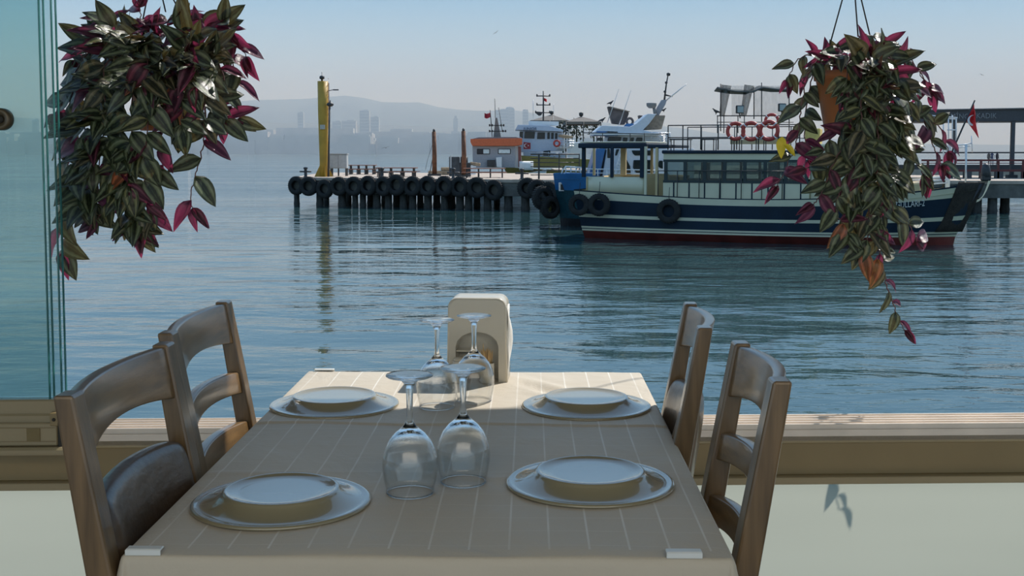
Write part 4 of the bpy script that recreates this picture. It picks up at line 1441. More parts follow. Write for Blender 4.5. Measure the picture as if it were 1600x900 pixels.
# tyre fenders on the hull
for (u, v, r_, lab) in ((905, 320, .42, 'leftmost tyre fender hanging on the navy boat stern'), (936, 320, .44, 'second tyre fender from the stern on the navy boat'), (1045, 330, .46, 'single tyre fender amidships on the navy boat')):
    tt = T0 - .30 + (.1 if u > 1000 else .05)
    s_ = LB.s_at(u, tt); z_ = LB.z_at(v, s_, tt)
    w_ = bo + LB.d * s_ + LB.n * tt; w_.z = ZW + z_
    o = copy_obj(tm); o.location = w_; o.rotation_euler = (R(90), .5 * u, R(-21)); o.scale = (r_ / .6, r_ / .6, r_ / .8)
    tag(o, lab, 'tyre', 'tyre fenders on the navy boat')
    b = MB(); b.tube([(0, -.0, 0), (0, .12, .55)], .012, 5)
    q = b.build('rope', m_black, tbt); q.location = (s_, tt, z_ + r_ * .8)
# floodlights and the black net awning of a boat / stage behind
nt = empty('net_awning', (0, 0, 0), 0, 'dark net awning on thin posts above the tour boat rail', 'awning')
Yn = 52.0
def W(u, v, Y=Yn): return P(u, v, Y)
m_net = bpy.data.materials.new('shade_net'); m_net.use_nodes = True
n, l = m_net.node_tree.nodes, m_net.node_tree.links
n.remove(n['Principled BSDF'])
tr = n.new('ShaderNodeBsdfTransparent'); df = n.new('ShaderNodeBsdfDiffuse'); df.inputs[0].default_value = (.10, .12, .12, 1)
wv = n.new('ShaderNodeTexNoise'); wv.inputs['Scale'].default_value = 3; mr = n.new('ShaderNodeMapRange'); mr.inputs['To Min'].default_value = .35; mr.inputs['To Max'].default_value = .7
mx = n.new('ShaderNodeMixShader'); l.new(wv.outputs[0], mr.inputs[0]); l.new(mr.outputs[0], mx.inputs[0]); l.new(tr.outputs[0], mx.inputs[1]); l.new(df.outputs[0], mx.inputs[2]); l.new(mx.outputs[0], n['Material Output'].inputs[0])
base_v = 181
for (u0, u1, w0, w1) in ((1127, 1143, 1124, 1132), (1163, 1178, 1157, 1166)):
    b = MB()
    b.grid(lambda a, c: P(u0 + (u1 - u0) * a + ((w0 - u0) + ((w1 - w0) - (u1 - u0)) * a) * c, 132 + 2 * a + (base_v - 133) * c, Yn + .25 * math.sin(a * 9)), 8, 8)
    o = b.build('net_curtain', m_net, nt); add_mod(o, 'SOLIDIFY', thickness=.008)
m_net2 = m_net.copy(); m_net2.name = 'thin_net'
for nd in m_net2.node_tree.nodes:
    if nd.type == 'MAP_RANGE': nd.inputs['To Min'].default_value = .08; nd.inputs['To Max'].default_value = .22
for (u0, u1) in ((1143, 1163), (1178, 1234)):
    b = MB(); b.grid(lambda a, c: P(u0 + (u1 - u0) * a, 134 + 47 * c, Yn + .15 + .1 * math.sin(a * 14)), 12, 3)
    o = b.build('thin_net_panel', m_net2, nt); add_mod(o, 'SOLIDIFY', thickness=.006)
b = MB()
ridge_pts = [(1125, 130), (1150, 134), (1175, 135), (1191, 128), (1215, 131), (1245, 131)]
def roofn(a, c):
    k = a * (len(ridge_pts) - 1); i = min(int(k), len(ridge_pts) - 2); f = k - i
    u = ridge_pts[i][0] + (ridge_pts[i + 1][0] - ridge_pts[i][0]) * f; v = ridge_pts[i][1] + (ridge_pts[i + 1][1] - ridge_pts[i][1]) * f
    y = Yn + (c - .1) * 1.6
    p_ = P(u, v, Yn); return (p_.x, y, p_.z - .25 * abs(c - .5) - .12)
b.grid(roofn, 20, 6); o = b.build('net_roof', mat('awning_dark', (.07, .08, .08), .9), nt); add_mod(o, 'SOLIDIFY', thickness=.05)
b = MB()
for (u, v, v2) in ((1126, 131, 205), (1178, 136, 186), (1190, 129, 190), (1233, 131, 205)):
    b.tube([W(u, v), W(u, v2)], .025, 5)
b.tube([W(1120, 181), W(1240, 181)], .025, 5); b.tube([W(1120, 191), W(1240, 191)], .018, 5)
for u in (1121, 1131, 1153, 1163): b.tube([W(u, 181), W(u, 208)], .022, 5)
b.build('frame', m_dsteel, nt)
nt_org = W(1180, 208)
for (u, v, lab) in ((1156, 171, 'left dark square floodlight under the net awning'), (1222, 168, 'right dark square floodlight beside the hanging plant')):
    c = W(u, v, 51.5)
    t = empty('floodlight', c, R(10), lab, 'floodlight', 'square floodlights on the frame')
    b = MB(); b.box((0, 0, 0), (.36, .14, .36), bev=.03); b.build('housing', m_dsteel, t)
    b = MB(); b.box((0, -.075, 0), (.28, .02, .28), bev=.005); b.build('lens', mat('lamp_lens', (.25, .32, .33), .15), t)
    b = MB(); b.tube([(0, .05, -.16), (.06, .1, -.38)], .03, 6); b.build('bracket', m_dsteel, t)
# ================================================================ BLUE AND WHITE BOAT BEHIND
def W3(u, v, Y): return P(u, v, Y)
m_bblue = mat('boat_bright_blue', (.010, .115, .30), .4, var=.15, scale=1.5, coat=.3)
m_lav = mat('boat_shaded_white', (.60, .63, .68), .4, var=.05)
def poly_prism(pix, Y, dY, material, name, parent, bev=0.0):
    """solid whose near face is the polygon through these points at depth Y, dY deep"""
    b = MB(); n_ = len(pix)
    f = [P(u, v, Y) for u, v in pix]; bk = [Vector((p.x * 1.0, p.y + dY, p.z)) for p in f]
    # orientation
    area = sum(f[i].x * f[(i + 1) % n_].z - f[(i + 1) % n_].x * f[i].z for i in range(n_))
    idx = list(range(n_))
    if area < 0: idx = idx[::-1]
    F0 = idx; B0 = [i + n_ for i in idx]
    fs = [tuple(F0), tuple(reversed(B0))] + [(F0[(i + 1) % n_], F0[i], B0[i], B0[(i + 1) % n_]) for i in range(n_)]
    b.add(f + bk, fs)
    o = b.build(name, material, parent)
    if bev: add_mod(o, 'BEVEL', width=bev, segments=2, limit_method='ANGLE')
    return o
def sub(name, pix, Y, dY, material, parent, bev=0.0): return poly_prism(pix, Y, dY, material, name, parent, bev)
bb = empty('fishing_boat', (0, 0, 0), 0, 'blue-hulled boat with white wheelhouse moored behind the navy tour boat', 'boat')
Yb = 54.0
# hull: bow towards the left, real beam
ob = P(876, 345, Yb); 
hb = [(0, .05, .02, 0, 0), ]
bstn = [(0, .75, .10, 2.45, -.35), (.6, 1.35, .6, 2.45, -.3), (1.6, 1.75, 1.2, 2.40, -.2), (3.5, 1.95, 1.7, 2.15, 0), (6.5, 1.95, 1.75, 2.0, 0), (9, 1.8, 1.6, 2.05, 0)]
hbe = empty('tmp', (0, 0, 0)); bpy.data.objects.remove(hbe)
class Sub: pass
b = MB()
hull_o = None
def hull_at(parent, origin, ang, stations, rows, mats_):
    before = set(COL.objects)
    hull('hull', parent, stations, rows, mats_, 5)
    for o in COL.objects:
        if o not in before:
            o.location = origin; o.rotation_euler = (0, 0, ang)
m_teal_u = mat('blue_hull_low', (.004, .045, .06), .5, var=.3)
hull_at(bb, Vector((P(878, 300, Yb).x, Yb + .3, ZW)), R(-6), bstn, [-.5, .35, .45, 1.45, 1.9, 2.0], [m_black, m_teal_u, m_teal_u, m_bblue, m_bblue])
sub('bulwark', [(873, 290), (877, 277), (884, 270), (930, 271), (930, 292)], Yb - .6, 1.4, m_bblue, bb, .03)
b = MB()
for Y_ in (Yb - .55, Yb + .6):
    b.tube([P(876, 277, Y_), P(879, 266, Y_), P(884, 260, Y_), P(912, 262, Y_)], .035, 6)
    b.tube([P(884, 266, Y_), P(912, 267, Y_)], .03, 6)
for u in (884, 892, 900, 907): b.tube([P(u, 271, Yb - .55), P(u, 261, Yb - .55)], .03, 6)
b.build('bow_rail', m_wframe, bb)
sub('hawse_frame', [(873, 285), (888, 285), (888, 299), (873, 299)], Yb - .72, .1, m_steel, bb, .02)
sub('hawse_hole', [(876, 288), (885, 288), (885, 297), (876, 297)], Yb - .75, .06, m_black, bb, .01)
t = empty('tyre', P(857, 312, Yb - .9), R(20), None, None); bpy.data.objects.remove(t)
for (u, v, r_, lab) in ((848, 309, .55, 'big dark tyre fender hanging at the tip of the blue bow'), (860, 324, .52, 'low tyre fender under the blue bow')):
    o = copy_obj(tm); o.location = P(u, v, Yb - .3); o.rotation_euler = (R(90), .3, R(35)); o.scale = (r_ / .6,) * 3
    tag(o, lab, 'tyre', 'tyres at the blue bow')
# superstructure
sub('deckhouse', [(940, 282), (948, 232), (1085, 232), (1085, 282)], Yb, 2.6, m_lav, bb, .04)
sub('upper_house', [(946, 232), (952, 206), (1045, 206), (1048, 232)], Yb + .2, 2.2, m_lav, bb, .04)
sub('blue_visor', [(927, 212), (932, 204), (966, 205), (966, 212)], Yb - .1, 2.6, m_bblue, bb, .02)
sub('blue_side', [(918, 281), (932, 232), (946, 232), (940, 260), (936, 281)], Yb - .2, 2.4, m_bblue, bb, .03)
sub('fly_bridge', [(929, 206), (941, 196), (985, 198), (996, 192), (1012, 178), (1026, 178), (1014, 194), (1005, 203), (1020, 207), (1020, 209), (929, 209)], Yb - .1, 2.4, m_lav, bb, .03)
sub('roof_edge', [(928, 207), (1030, 208), (1030, 211), (928, 211)], Yb - .25, 2.7, m_white, bb, .01)
for (q, lab) in (([(932, 220), (934, 215), (942, 215), (943, 220)], 0), ([(949, 219), (951, 214), (971, 214), (970, 220), (949, 220)], 0), ([(973, 221), (974, 215), (981, 215), (980, 221)], 0), ([(983, 221), (986, 215), (991, 215), (990, 221)], 0), ([(993, 221), (995, 215), (1004, 215), (1004, 221)], 0)):
    sub('upper_window', [(u, v) for u, v in q], Yb + .1, .1, m_cab_glass, bb, .02)
for q in ([(931, 250), (932, 232), (943, 232), (943, 247), (940, 250)], [(949, 247), (949, 232), (953, 232), (954, 247)], [(961, 243), (963, 233), (968, 233), (964, 243)], [(978, 275), (976, 252), (979, 249), (985, 260), (986, 275)], [(989, 262), (990, 250), (1020, 250), (1022, 270), (994, 270)], [(1028, 258), (1030, 251), (1036, 251), (1036, 264), (1030, 262)], [(989, 240), (987, 235), (1002, 235), (1004, 243), (992, 243)], [(1008, 243), (1007, 235), (1018, 235), (1020, 243)]):
    sub('window', q, Yb - .05, .1, m_cab_glass, bb, .03)
b = MB()
for k in range(2):
    b.tube([P(958 + 6 * k, 274, Yb - .3), P(972 + 6 * k, 234, Yb - .3)], .035, 6)
b.build('ladder', m_wframe, bb)
for k in range(8):
    t_ = (k + .5) / 8
    b = MB(); b.tube([P(958 + 14 * t_, 274 - 40 * t_, Yb - .3), P(964 + 14 * t_, 274 - 40 * t_, Yb - .3)], .025, 5); b.build('ladder_rung', m_wframe, bb)
b = MB(); b.tube([P(915, 264, Yb - .5), P(1032, 266, Yb - .5)], .03, 6); b.tube([P(915, 270, Yb - .5), P(1032, 272, Yb - .5)], .02, 6)
for u in range(920, 1032, 14): b.tube([P(u, 265, Yb - .5), P(u, 282, Yb - .5)], .025, 5)
b.build('side_rail', m_wframe, bb)
b = MB()
for k in range(5): b.tube([P(1004, 208 + 3.2 * k, Yb - .1), P(1048, 208 + 3.2 * k, Yb - .1)], .02, 5)
for u in (1006, 1018, 1032, 1047): b.tube([P(u, 207, Yb - .1), P(u, 222, Yb - .1)], .025, 5)
b.build('aft_rail', m_steel, bb)
# radar arch mast
sub('arch_mast', [(1021, 178), (1034, 156), (1042, 156), (1040, 163), (1030, 180)], Yb + .8, .25, mat('mast_grey', (.30, .30, .33), .5), bb, .02)
b = MB(); b.tube([P(1038, 157, Yb + .9), P(1041, 132, Yb + .9), P(1044, 116, Yb + .9)], [.05, .035, .03], 6)
for (u, v, r_) in ((1044.5, 116, .085), (1041, 129, .06), (1039, 143, .06)):
    b.lathe([(0, -r_), (r_, -r_ * .8), (r_ * 1.1, r_ * .5), (0, r_)], 10, Matrix.Translation(P(u, v, Yb + .9)))
b.tube([P(1038, 148, Yb + .9), P(1051, 151, Yb + .9)], [.05, .02], 6)
b.build('mast_pole', m_dsteel, bb)
b = MB(); b.tube([P(1040, 158, Yb + .9), P(1073, 131, Yb + .9)], [.04, .015], 6); b.build('whip_aerial', m_steel, bb)
c = P(1018, 164, Yb + .7)
b = MB(); b.lathe([(0, -.18), (.15, -.17), (.26, -.06), (.27, .08), (.26, .10), (0, .11)], 20, Matrix.Translation(c) @ Matrix.Scale(.9, 4)); b.tube([c + Vector((.12, 0, -.1)), c + Vector((.18, 0, -.5))], .08, 8); b.build('radar_dome', mat('radar_grey', (.22, .21, .20), .6), bb)
m_tarp = mat('brown_tarp', (.13, .10, .09), .8, var=.3, scale=3)
sub('tarp_cover', [(998, 180), (1012, 181), (1010, 203), (1003, 203)], Yb + 1.6, .6, m_tarp, bb, .03)
sub('tarp_seat', [(1010, 196), (1018, 184), (1026, 180), (1040, 180), (1034, 202), (1006, 203)], Yb + .6, .7, mat('beige_cover', (.30, .24, .18), .8, var=.2), bb, .04)
sub('wheel_cover', [(950, 166), (957, 193), (976, 195), (983, 177), (979, 172)], Yb + .8, .7, m_tarp, bb, .03)
sub('cover_top', [(953, 166), (985, 174), (984, 175), (955, 169)], Yb + .7, .9, mat('beige_cover', (0, 0, 0)), bb, .01)
b = MB(); c = P(984, 190, Yb + .6); b.torus(.16, .06, 18, 8, Matrix.Translation(c) @ Matrix.Rotation(R(90), 4, 'X') @ Matrix.Rotation(R(20), 4, 'Y')); b.build('ring_roll', m_tarp, bb)
sub('blue_bag', [(975, 198), (979, 193), (990, 193), (994, 197), (990, 199)], Yb + .3, .4, m_bblue, bb, .04)
for (a_, c_) in (((949, 192), (967, 139)), ((967, 196), (986, 141))):
    b = MB(); b.tube([P(*a_, Yb), P(*c_, Yb)], [.025, .01], 6); b.build('rod_aerial', m_steel, bb)

# ================================================================ WHITE WHEELHOUSE BOAT WITH OLIVE HULL
ob_ = empty('ferry_boat', (0, 0, 0), 0, 'white wheelhouse boat with olive yellow hull and cross-armed mast behind the pier', 'boat')
Yo = 96.0
m_olive = mat('olive_hull', (.20, .17, .035), .5, var=.12)
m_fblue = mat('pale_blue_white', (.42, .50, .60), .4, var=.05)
hstn = [(0, .4, .1, 2.2, -1.0), (2, 1.8, 1.2, 2.0, -.4), (5, 2.3, 2.0, 1.9, 0), (12, 2.4, 2.2, 1.9, 0), (16, 2.2, 2.0, 1.9, 0)]
hull_at(ob_, Vector((P(806, 250, Yo).x, Yo + 1.4, ZW)), R(-3), hstn, [-.5, .3, .5, 1.3, 1.8, 2.0], [m_olive] * 5)
sub('hull_side', [(813, 262), (813, 243), (940, 250), (940, 262)], Yo - 1.2, 4.2, m_olive, ob_, .05)
sub('lower_house', [(818, 244), (818, 237), (884, 239), (884, 250)], Yo - .5, 3, m_fblue, ob_, .03)
sub('wheelhouse', [(810, 238), (812, 205), (857, 205), (880, 207), (882, 236)], Yo - .3, 3, m_fblue, ob_, .05)
sub('roof_visor', [(805, 203), (809, 195), (858, 196), (880, 203), (880, 206), (860, 205)], Yo - .8, 4, m_fblue, ob_, .03)
sub('balcony', [(870, 228), (895, 229), (895, 232), (870, 232)], Yo - .8, 2, m_white, ob_, .02)
for q in ([(812, 213), (812, 206), (817, 206), (817, 216)], [(819, 216), (820, 206), (836, 206), (835, 216.5)], [(839, 217), (840, 207), (851.5, 207), (851.5, 217)], [(855, 217), (855.5, 207), (859, 207), (859, 217)], [(861, 217), (861.5, 207.5), (865, 207.5), (865, 217)], [(867, 217), (867.5, 208), (871, 208), (871, 217)]):
    sub('window', q, Yo - .38, .2, m_cab_glass, ob_, .02)
sub('deck_unit', [(826, 196), (826, 189), (873, 190), (873, 196)], Yo, 2, m_white, ob_, .02)
sub('side_window', [(849, 243), (849, 236), (860, 235), (860, 243)], Yo - .55, .1, m_cab_glass, ob_, .02)
text_mesh('name_lettering', 'JUNIOR', .34, .01, mat('dark_blue_paint', (.03, .06, .12), .5), ob_, P(818, 203.5, Yo - .86), (R(90), 0, 0), 'LEFT', .95)
# flag board
fb = sub('flag_board', [(818, 233), (818, 222), (829, 223), (829, 233)], Yo - 1.0, .06, mat('flag_board_red', (.26, .02, .03), .6), None)
c_ = P(822, 227.5, Yo - 1.03)
b = MB(); b.prism(crescent(.17), .02); q = b.build('crescent', m_wmark, fb); q.location = c_; q.rotation_euler = (R(90), 0, 0)
b = MB()
st_ = [(.07 * (1 if k % 2 == 0 else .42) * math.cos(2 * PI * k / 10 + PI), .07 * (1 if k % 2 == 0 else .42) * math.sin(2 * PI * k / 10 + PI)) for k in range(10)]
b.prism(st_, .02); q = b.build('star', m_wmark, fb); q.location = P(825.5, 227.5, Yo - 1.03); q.rotation_euler = (R(90), 0, 0)
tag(fb, 'red board with white crescent and star fixed below the white wheelhouse windows', 'flag board')
b = MB()
Ym = Yo + .5
b.tube([P(849, 196, Ym), P(849, 142, Ym)], [.08, .05], 8)
for (v, u0, u1) in ((150, 839, 859), (164, 839, 859), (176, 837, 859)):
    b.tube([P(u0, v, Ym), P(u1, v, Ym)], .05, 6)
    for u in (u0, u1): b.tube([P(u, v + 1, Ym), P(u, v - 3, Ym)], .06, 6)
b.build('mast', m_dsteel, ob_)
b = MB(); b.tube([P(833, 188, Ym), P(833, 156, Ym)], .03, 6); b.tube([P(865, 188, Ym), P(865, 162, Ym)], .02, 6); b.build('aerial', m_steel, ob_)
sub('radar_bar', [(836, 176), (836, 174), (848, 175), (846, 180), (842, 181)], Ym, .3, m_dsteel, ob_, .02)
b = MB(); b.grid(lambda a, c: P(850 + 4 * a, 153 + 2 * a + 4.5 * c, Ym + .1 * math.sin(a * 7)), 5, 4); q = b.build('pennant', m_flag, ob_); add_mod(q, 'SOLIDIFY', thickness=.02)
b = MB()
for Y_ in (Yo - 1.1,):
    b.tube([P(829, 237, Y_), P(884, 241, Y_)], .035, 6)
    for u in range(830, 886, 9): b.tube([P(u, 237.3, Y_), P(u, 246, Y_)], .03, 5)
    for v in (219, 223, 227): b.tube([P(874, v, Y_), P(897, v + 1, Y_)], .03, 5)
    for u in range(874, 898, 5): b.tube([P(u, 219, Y_), P(u, 231, Y_)], .025, 5)
b.build('rails', m_steel, ob_)
c_ = P(870, 224, Yo - 1.2)
b = MB(); b.torus(.23, .08, 20, 8, Matrix.Translation(c_) @ Matrix.Rotation(R(90), 4, 'X')); q = b.build('lifebuoy', m_buoy, None); tag(q, 'small red lifebuoy on the rail of the white wheelhouse boat', 'lifebuoy')
sub('rolled_dinghy', [(872, 213), (874, 210), (886, 211), (896, 213), (894, 216), (884, 216)], Yo - .5, .8, m_tan if False else mat('tan_tube', (.38, .27, .16), .6), ob_, .06)
# two pale parasol tents beyond the wheelhouse, on the far quay
m_tent = mat('tent_canvas', (.15, .13, .11), .8, var=.15)
for (u0, u1, uc, vt, vb, lab) in ((829, 888, 862, 181, 188, 'left low hipped tent roof behind the white wheelhouse'), (884, 939, 908, 184, 190, 'right low hipped tent roof between the two white boats')):
    Yt = 121 if u0 < 860 else 106
    t = empty('tent', (0, 0, 0), 0, lab, 'tent', 'hipped tents beyond the pier')
    c0, c1, top = P(u0, vb, Yt), P(u1, vb, Yt), P(uc, vt - 2, Yt + 2)
    d_ = Vector((0, 5, 0))
    b = MB()
    A4 = [c0, c1, c1 + d_, c0 + d_]; low = [q - Vector((0, 0, .25)) for q in A4]
    b.add(A4 + [top] + low, [(0, 1, 4), (1, 2, 4), (2, 3, 4), (3, 0, 4), (0, 5, 6, 1), (1, 6, 7, 2), (2, 7, 8, 3), (3, 8, 5, 0)], False); b.build('canopy', m_tent, t)
    b = MB(); b.lathe([(.1, 0), (.2, .1), (.2, .35), (0, .4)], 8, Matrix.Translation(top)); b.build('finial', m_dsteel, t)
    for q in A4 + [(c0 + c1) / 2]:
        b = MB(); b.tube([q, Vector((q.x, q.y, ZW + 1.9))], .06, 6); b.build('pole', m_dsteel, t)
# far quay the tents and people stand on
b = MB(); b.box((75, 130, .9), (130, 26, 1.8)); b.box((13, 112, .9), (18, 12, 1.8))
tag(b.build('far_quay', m_conc, None, (0, 0, ZW)), kind='structure')
# dark foliage clumps under the tents
m_bush = mat('far_shrub', (.03, .045, .03), .9, var=.4, scale=3)
for (u, v, r_, lab) in ((880, 200, .85, 'small dark bushy shrub behind the wheelhouse roof end'), (901, 202, 1.1, 'larger dark shrub under the right hipped tent'), (928, 203, .9, 'dark shrub left of the white flying bridge')):
    b = MB()
    for k in range(90):
        d = Vector((rnd.gauss(0, 1), rnd.gauss(0, 1), rnd.gauss(0, 1))); d.normalize(); d *= r_ * rnd.uniform(.3, 1)
        q = P(u, v, 115.5 if u == 928 else 114 + (u == 880) * 3) + d * Vector((1, 1, 1)).length / 1.7320508
        e1 = Vector((rnd.uniform(-1, 1), rnd.uniform(-1, 1), rnd.uniform(-1, 1))) * .22; e2 = Vector((rnd.uniform(-1, 1), rnd.uniform(-1, 1), rnd.uniform(-1, 1))) * .22
        b.add([q, q + e1, q + e1 + e2, q + e2], [(0, 1, 2, 3)])
    b.tube([P(u, v, 110), Vector((P(u, v, 110).x, 110, ZW + 1.8))], .08, 6)
    tag(b.build('shrub', m_bush), lab, 'shrub', 'shrubs under the tents')
sub_ = sub('storage_tank', [(889, 262), (890, 222), (916, 222), (916, 262)], 102, 3, m_white, None, .1); tag(sub_, 'plain white box tank between the two white boats', 'tank')

# ================================================================ ORANGE-ROOFED CABIN BOAT
oc = empty('pilot_boat', (0, 0, 0), 0, 'grey cabin boat with orange roof edge and small mast behind the pier', 'boat')
Yc = 90.0
m_cgrey = mat('cabin_grey', (.30, .31, .33), .6, var=.08)
m_org = mat('orange_paint', (.50, .11, .035), .5, var=.12)
hstn = [(0, 1.3, .8, 1.75, 0), (1.5, 1.7, 1.4, 1.7, 0), (4, 1.7, 1.5, 1.7, 0), (5.2, 1.2, .7, 1.85, .2), (5.9, .15, .04, 2.1, .5)]
hull_at(oc, Vector((P(728, 260, Yc).x, Yc + 2.6, ZW)), R(0), hstn, [-.5, .3, .5, 1.3, 1.65, 1.75], [m_white] * 5)
sub('cabin', [(739, 262), (738, 228), (805, 228), (805, 262)], Yc + 1.0, 3, m_cgrey, oc, .03)
sub('roof_band', [(738, 228), (735, 222), (735, 217), (816, 216), (816, 226), (805, 228)], Yc + .6, 3.8, m_org, oc, .03)
sub('roof_top', [(738, 217), (748, 214.5), (806, 214), (814, 216)], Yc + .9, 3.2, mat('roof_grey', (.18, .18, .18), .7), oc, .02)
sub('end_wall', [(805.5, 262), (805.5, 228), (813, 227), (816, 262)], Yc + 1.2, 2.6, m_white, oc, .02)
sub('end_door', [(810, 261), (809.5, 229), (814, 229), (815, 261)], Yc + 1.0, .15, mat('door_red_brown', (.20, .06, .05), .6), oc, .02)
for q in ([(745, 241), (745, 232.5), (765.5, 232.5), (765.5, 241)], [(778, 240.5), (778, 232.5), (798, 232.5), (798, 240.5)]):
    f_ = sub('window_frame', q, Yc + .93, .1, m_black, oc, .06)
    (a0, b1_), (_, b0_), (a1, _), _ = q
    sub('pane', [(a0 + (10 if a0 < 760 else 1), b1_ - .8), (a0 + (10 if a0 < 760 else 1), b0_ + .8), (a1 - 1, b0_ + .8), (a1 - 1, b1_ - .8)], Yc + .90, .08, mat('bright_pane', (.62, .70, .70), .15), f_, .04)
sub('mast', [(771, 215), (774, 184), (777, 184), (783, 215)], Yc + 2, .4, mat('mast_brown', (.17, .15, .14), .7), oc, .03)
b = MB()
for (v, u0, u1) in ((196, 765, 787), (205, 765, 790)):
    b.tube([P(u0, v, Yc + 2), P(u1, v, Yc + 2)], .035, 6)
    for u in (u0, u0 + 4, u1 - 4, u1): b.tube([P(u, v + 1.5, Yc + 2), P(u, v - 2, Yc + 2)], .07, 6)
b.build('lamp_bars', m_dsteel, oc)
b = MB()
b.tube([P(766, 172, Yc + 2), P(769, 214, Yc + 2)], .035, 6); b.tube([P(773, 154, Yc + 2), P(774, 184, Yc + 2)], .025, 6); b.tube([P(779, 168, Yc + 2), P(785, 206, Yc + 2)], .025, 6)
b.build('aerials', m_dsteel, oc)
b = MB(); b.grid(lambda a, c: P(757 + 9 * a, 176.5 + 7.5 * c + 1.2 * math.sin(a * 4), Yc + 2 + .12 * math.sin(a * 8)), 8, 4)
q = b.build('flag', mat('small_flag_red', (.30, .015, .03), .8)); add_mod(q, 'SOLIDIFY', thickness=.02); tag(q, 'small dark red flag flying left of the mast over the orange roof', 'flag')
sub('vent_box', [(761, 260), (761, 250), (773, 250), (773, 260)], Yc + .7, .3, m_dsteel, oc, .02)
sub('white_seat', [(776, 261), (775, 246), (784, 245), (784, 262)], Yc + .6, .4, m_white, oc, .03)
b = MB()
b.grid(lambda a, c: (P(812, 255, Yc).x + 1.1 * math.sin(a * PI * .9), Yc - .2 + 2.2 * a, P(812, 266 - 14 * c, Yc).z), 10, 3); q = b.build('bow_bulwark', m_white, oc); add_mod(q, 'SOLIDIFY', thickness=.06)

# ================================================================ RIGHT: LANDING STAGE WITH CANOPY AND SIGN
ls = empty('landing_stage', (0, 0, 0), 0, 'dark canopied landing bridge with red railings and a sign band at the right edge', 'landing bridge')
Yl = 72.0
m_can = mat('canopy_dark', (.05, .052, .058), .6, var=.15)
sub('canopy_beam', [(1395, 191), (1395, 173), (1700, 168), (1700, 189)], Yl, 3.5, m_can, ls, .04)
sub('canopy_edge', [(1395, 173.5), (1395, 171.5), (1700, 166.5), (1700, 168.5)], Yl - .15, 3.8, mat('canopy_edge_grey', (.17, .17, .17), .6), ls, .02)
m_sign = mat('sign_lettering', (.20, .21, .22), .5, var=.05)
for (s_, u, v, hpx) in (('MİNCİ', 1485, 185.5, 8), ('KADIK', 1525, 184.7, 8.2)):
    size = hpx / F * Yl / .70
    text_mesh('sign_text', s_, size, .01, m_sign, ls, P(u, v, Yl - .03), (R(90), R(.3), 0), 'LEFT', .92)
for u in (1492, 1583):
    b = MB(); b.beam(P(u, 190, Yl), Vector((P(u, 190, Yl).x, Yl, ZD)), .22 if u > 1500 else .15, .2); b.box((P(u, 190, Yl).x, Yl, ZD + .1), (.6, .4, .2)); b.build('post', m_can, ls)
m_rrail = mat('red_rail', (.11, .022, .022), .6, var=.2)
xa, xb = P(1440, 250, Yl - 1).x, P(1700, 250, Yl - 1).x
for (v, th) in ((250.5, .12), (255, .05), (266.5, .14)):
    z_ = P(1500, v, Yl - 1).z
    b = MB(); b.beam((xa, Yl - 1, z_), (xb, Yl - 1, z_), .08, th); b.build('red_rail', m_rrail, ls)
for u in (1450, 1492, 1533, 1560, 1599, 1640):
    b = MB(); b.beam(P(u, 250, Yl - 1), Vector((P(u, 250, Yl - 1).x, Yl - 1, ZD)), .12, .1); b.build('rail_post', m_rrail, ls)
for u in (1512, 1537, 1561, 1603):
    b = MB(); z0 = P(u, 268, Yl - .9).z; b.box((P(u, 250, Yl - .9).x, Yl - .9, (z0 + ZD) / 2), (.45, .3, z0 - ZD)); b.build('kick_block', m_can, ls)
z_ = P(1500, 238.5, Yl + 2).z
b = MB(); b.beam((xa - 2, Yl + 2, z_), (xb, Yl + 2, z_), .1, .09); b.build('top_rail', m_can, ls)
b = MB(); zz = P(1500, 261, Yl + 2).z; b.beam((xa - 2, Yl + 2, zz), (xb, Yl + 2, zz), .1, .30); b.build('lower_rail', m_can, ls)
# white gangway frame near the plant
gw = empty('gangway', (0, 0, 0), 0, 'white tubular gangway frame standing beside the flag staff', 'gangway')
b = MB()
Yg = 66.5
for seg in (((1450, 180), (1496, 184)), ((1450, 184), (1495, 186)), ((1480, 203), (1494, 203)), ((1470, 223), (1495, 222)), ((1488, 180), (1488, 222)), ((1494, 184), (1494, 222)), ((1482, 184), (1482, 222)), ((1490, 228), (1518, 224)), ((1490, 232), (1516, 228)), ((1518, 212), (1519, 238)), ((1508, 226), (1510, 279)), ((1490, 228), (1490, 279)), ((1474, 182), (1474, 279))):
    b.tube([P(*seg[0], Yg), P(*seg[1], Yg)], .035, 6)
b.build('tubes', m_wframe, gw)
x_ = P(1490, 260, Yg)
# green mooring ropes
m_rope = mat('green_rope', (.015, .06, .045), .8, var=.3)
for k, (p0, p1) in enumerate((((1545, 283), (1521, 316)), ((1547, 283), (1519, 314)))):
    a, c = P(*p0, 63.5), P(*p1, 44.3)
    b = MB(); b.tube([a.lerp(c, i / 10) - Vector((0, 0, .35 * math.sin(PI * i / 10))) for i in range(11)], .028, 6)
    tag(b.build('mooring_rope', m_rope), ['green mooring rope from the pier edge to the navy bow, right strand', 'green mooring rope from the pier edge to the navy bow, left strand'][k], 'rope', 'green mooring ropes')
b = MB(); b.box((P(1547, 281, 64.2).x, 64.8, .25), (.5, .4, .5), bev=.06); b.lathe([(0, 0), (.3, .3), (.2, .9), (0, 1.0)], 10, Matrix.Translation((P(1547, 281, 64.2).x, 64.8, 0)))
q = b.build('rope_bollard', m_dsteel, None, (0, 0, ZD)); tag(q, 'squat bollard on the pier holding the green mooring ropes', 'bollard')
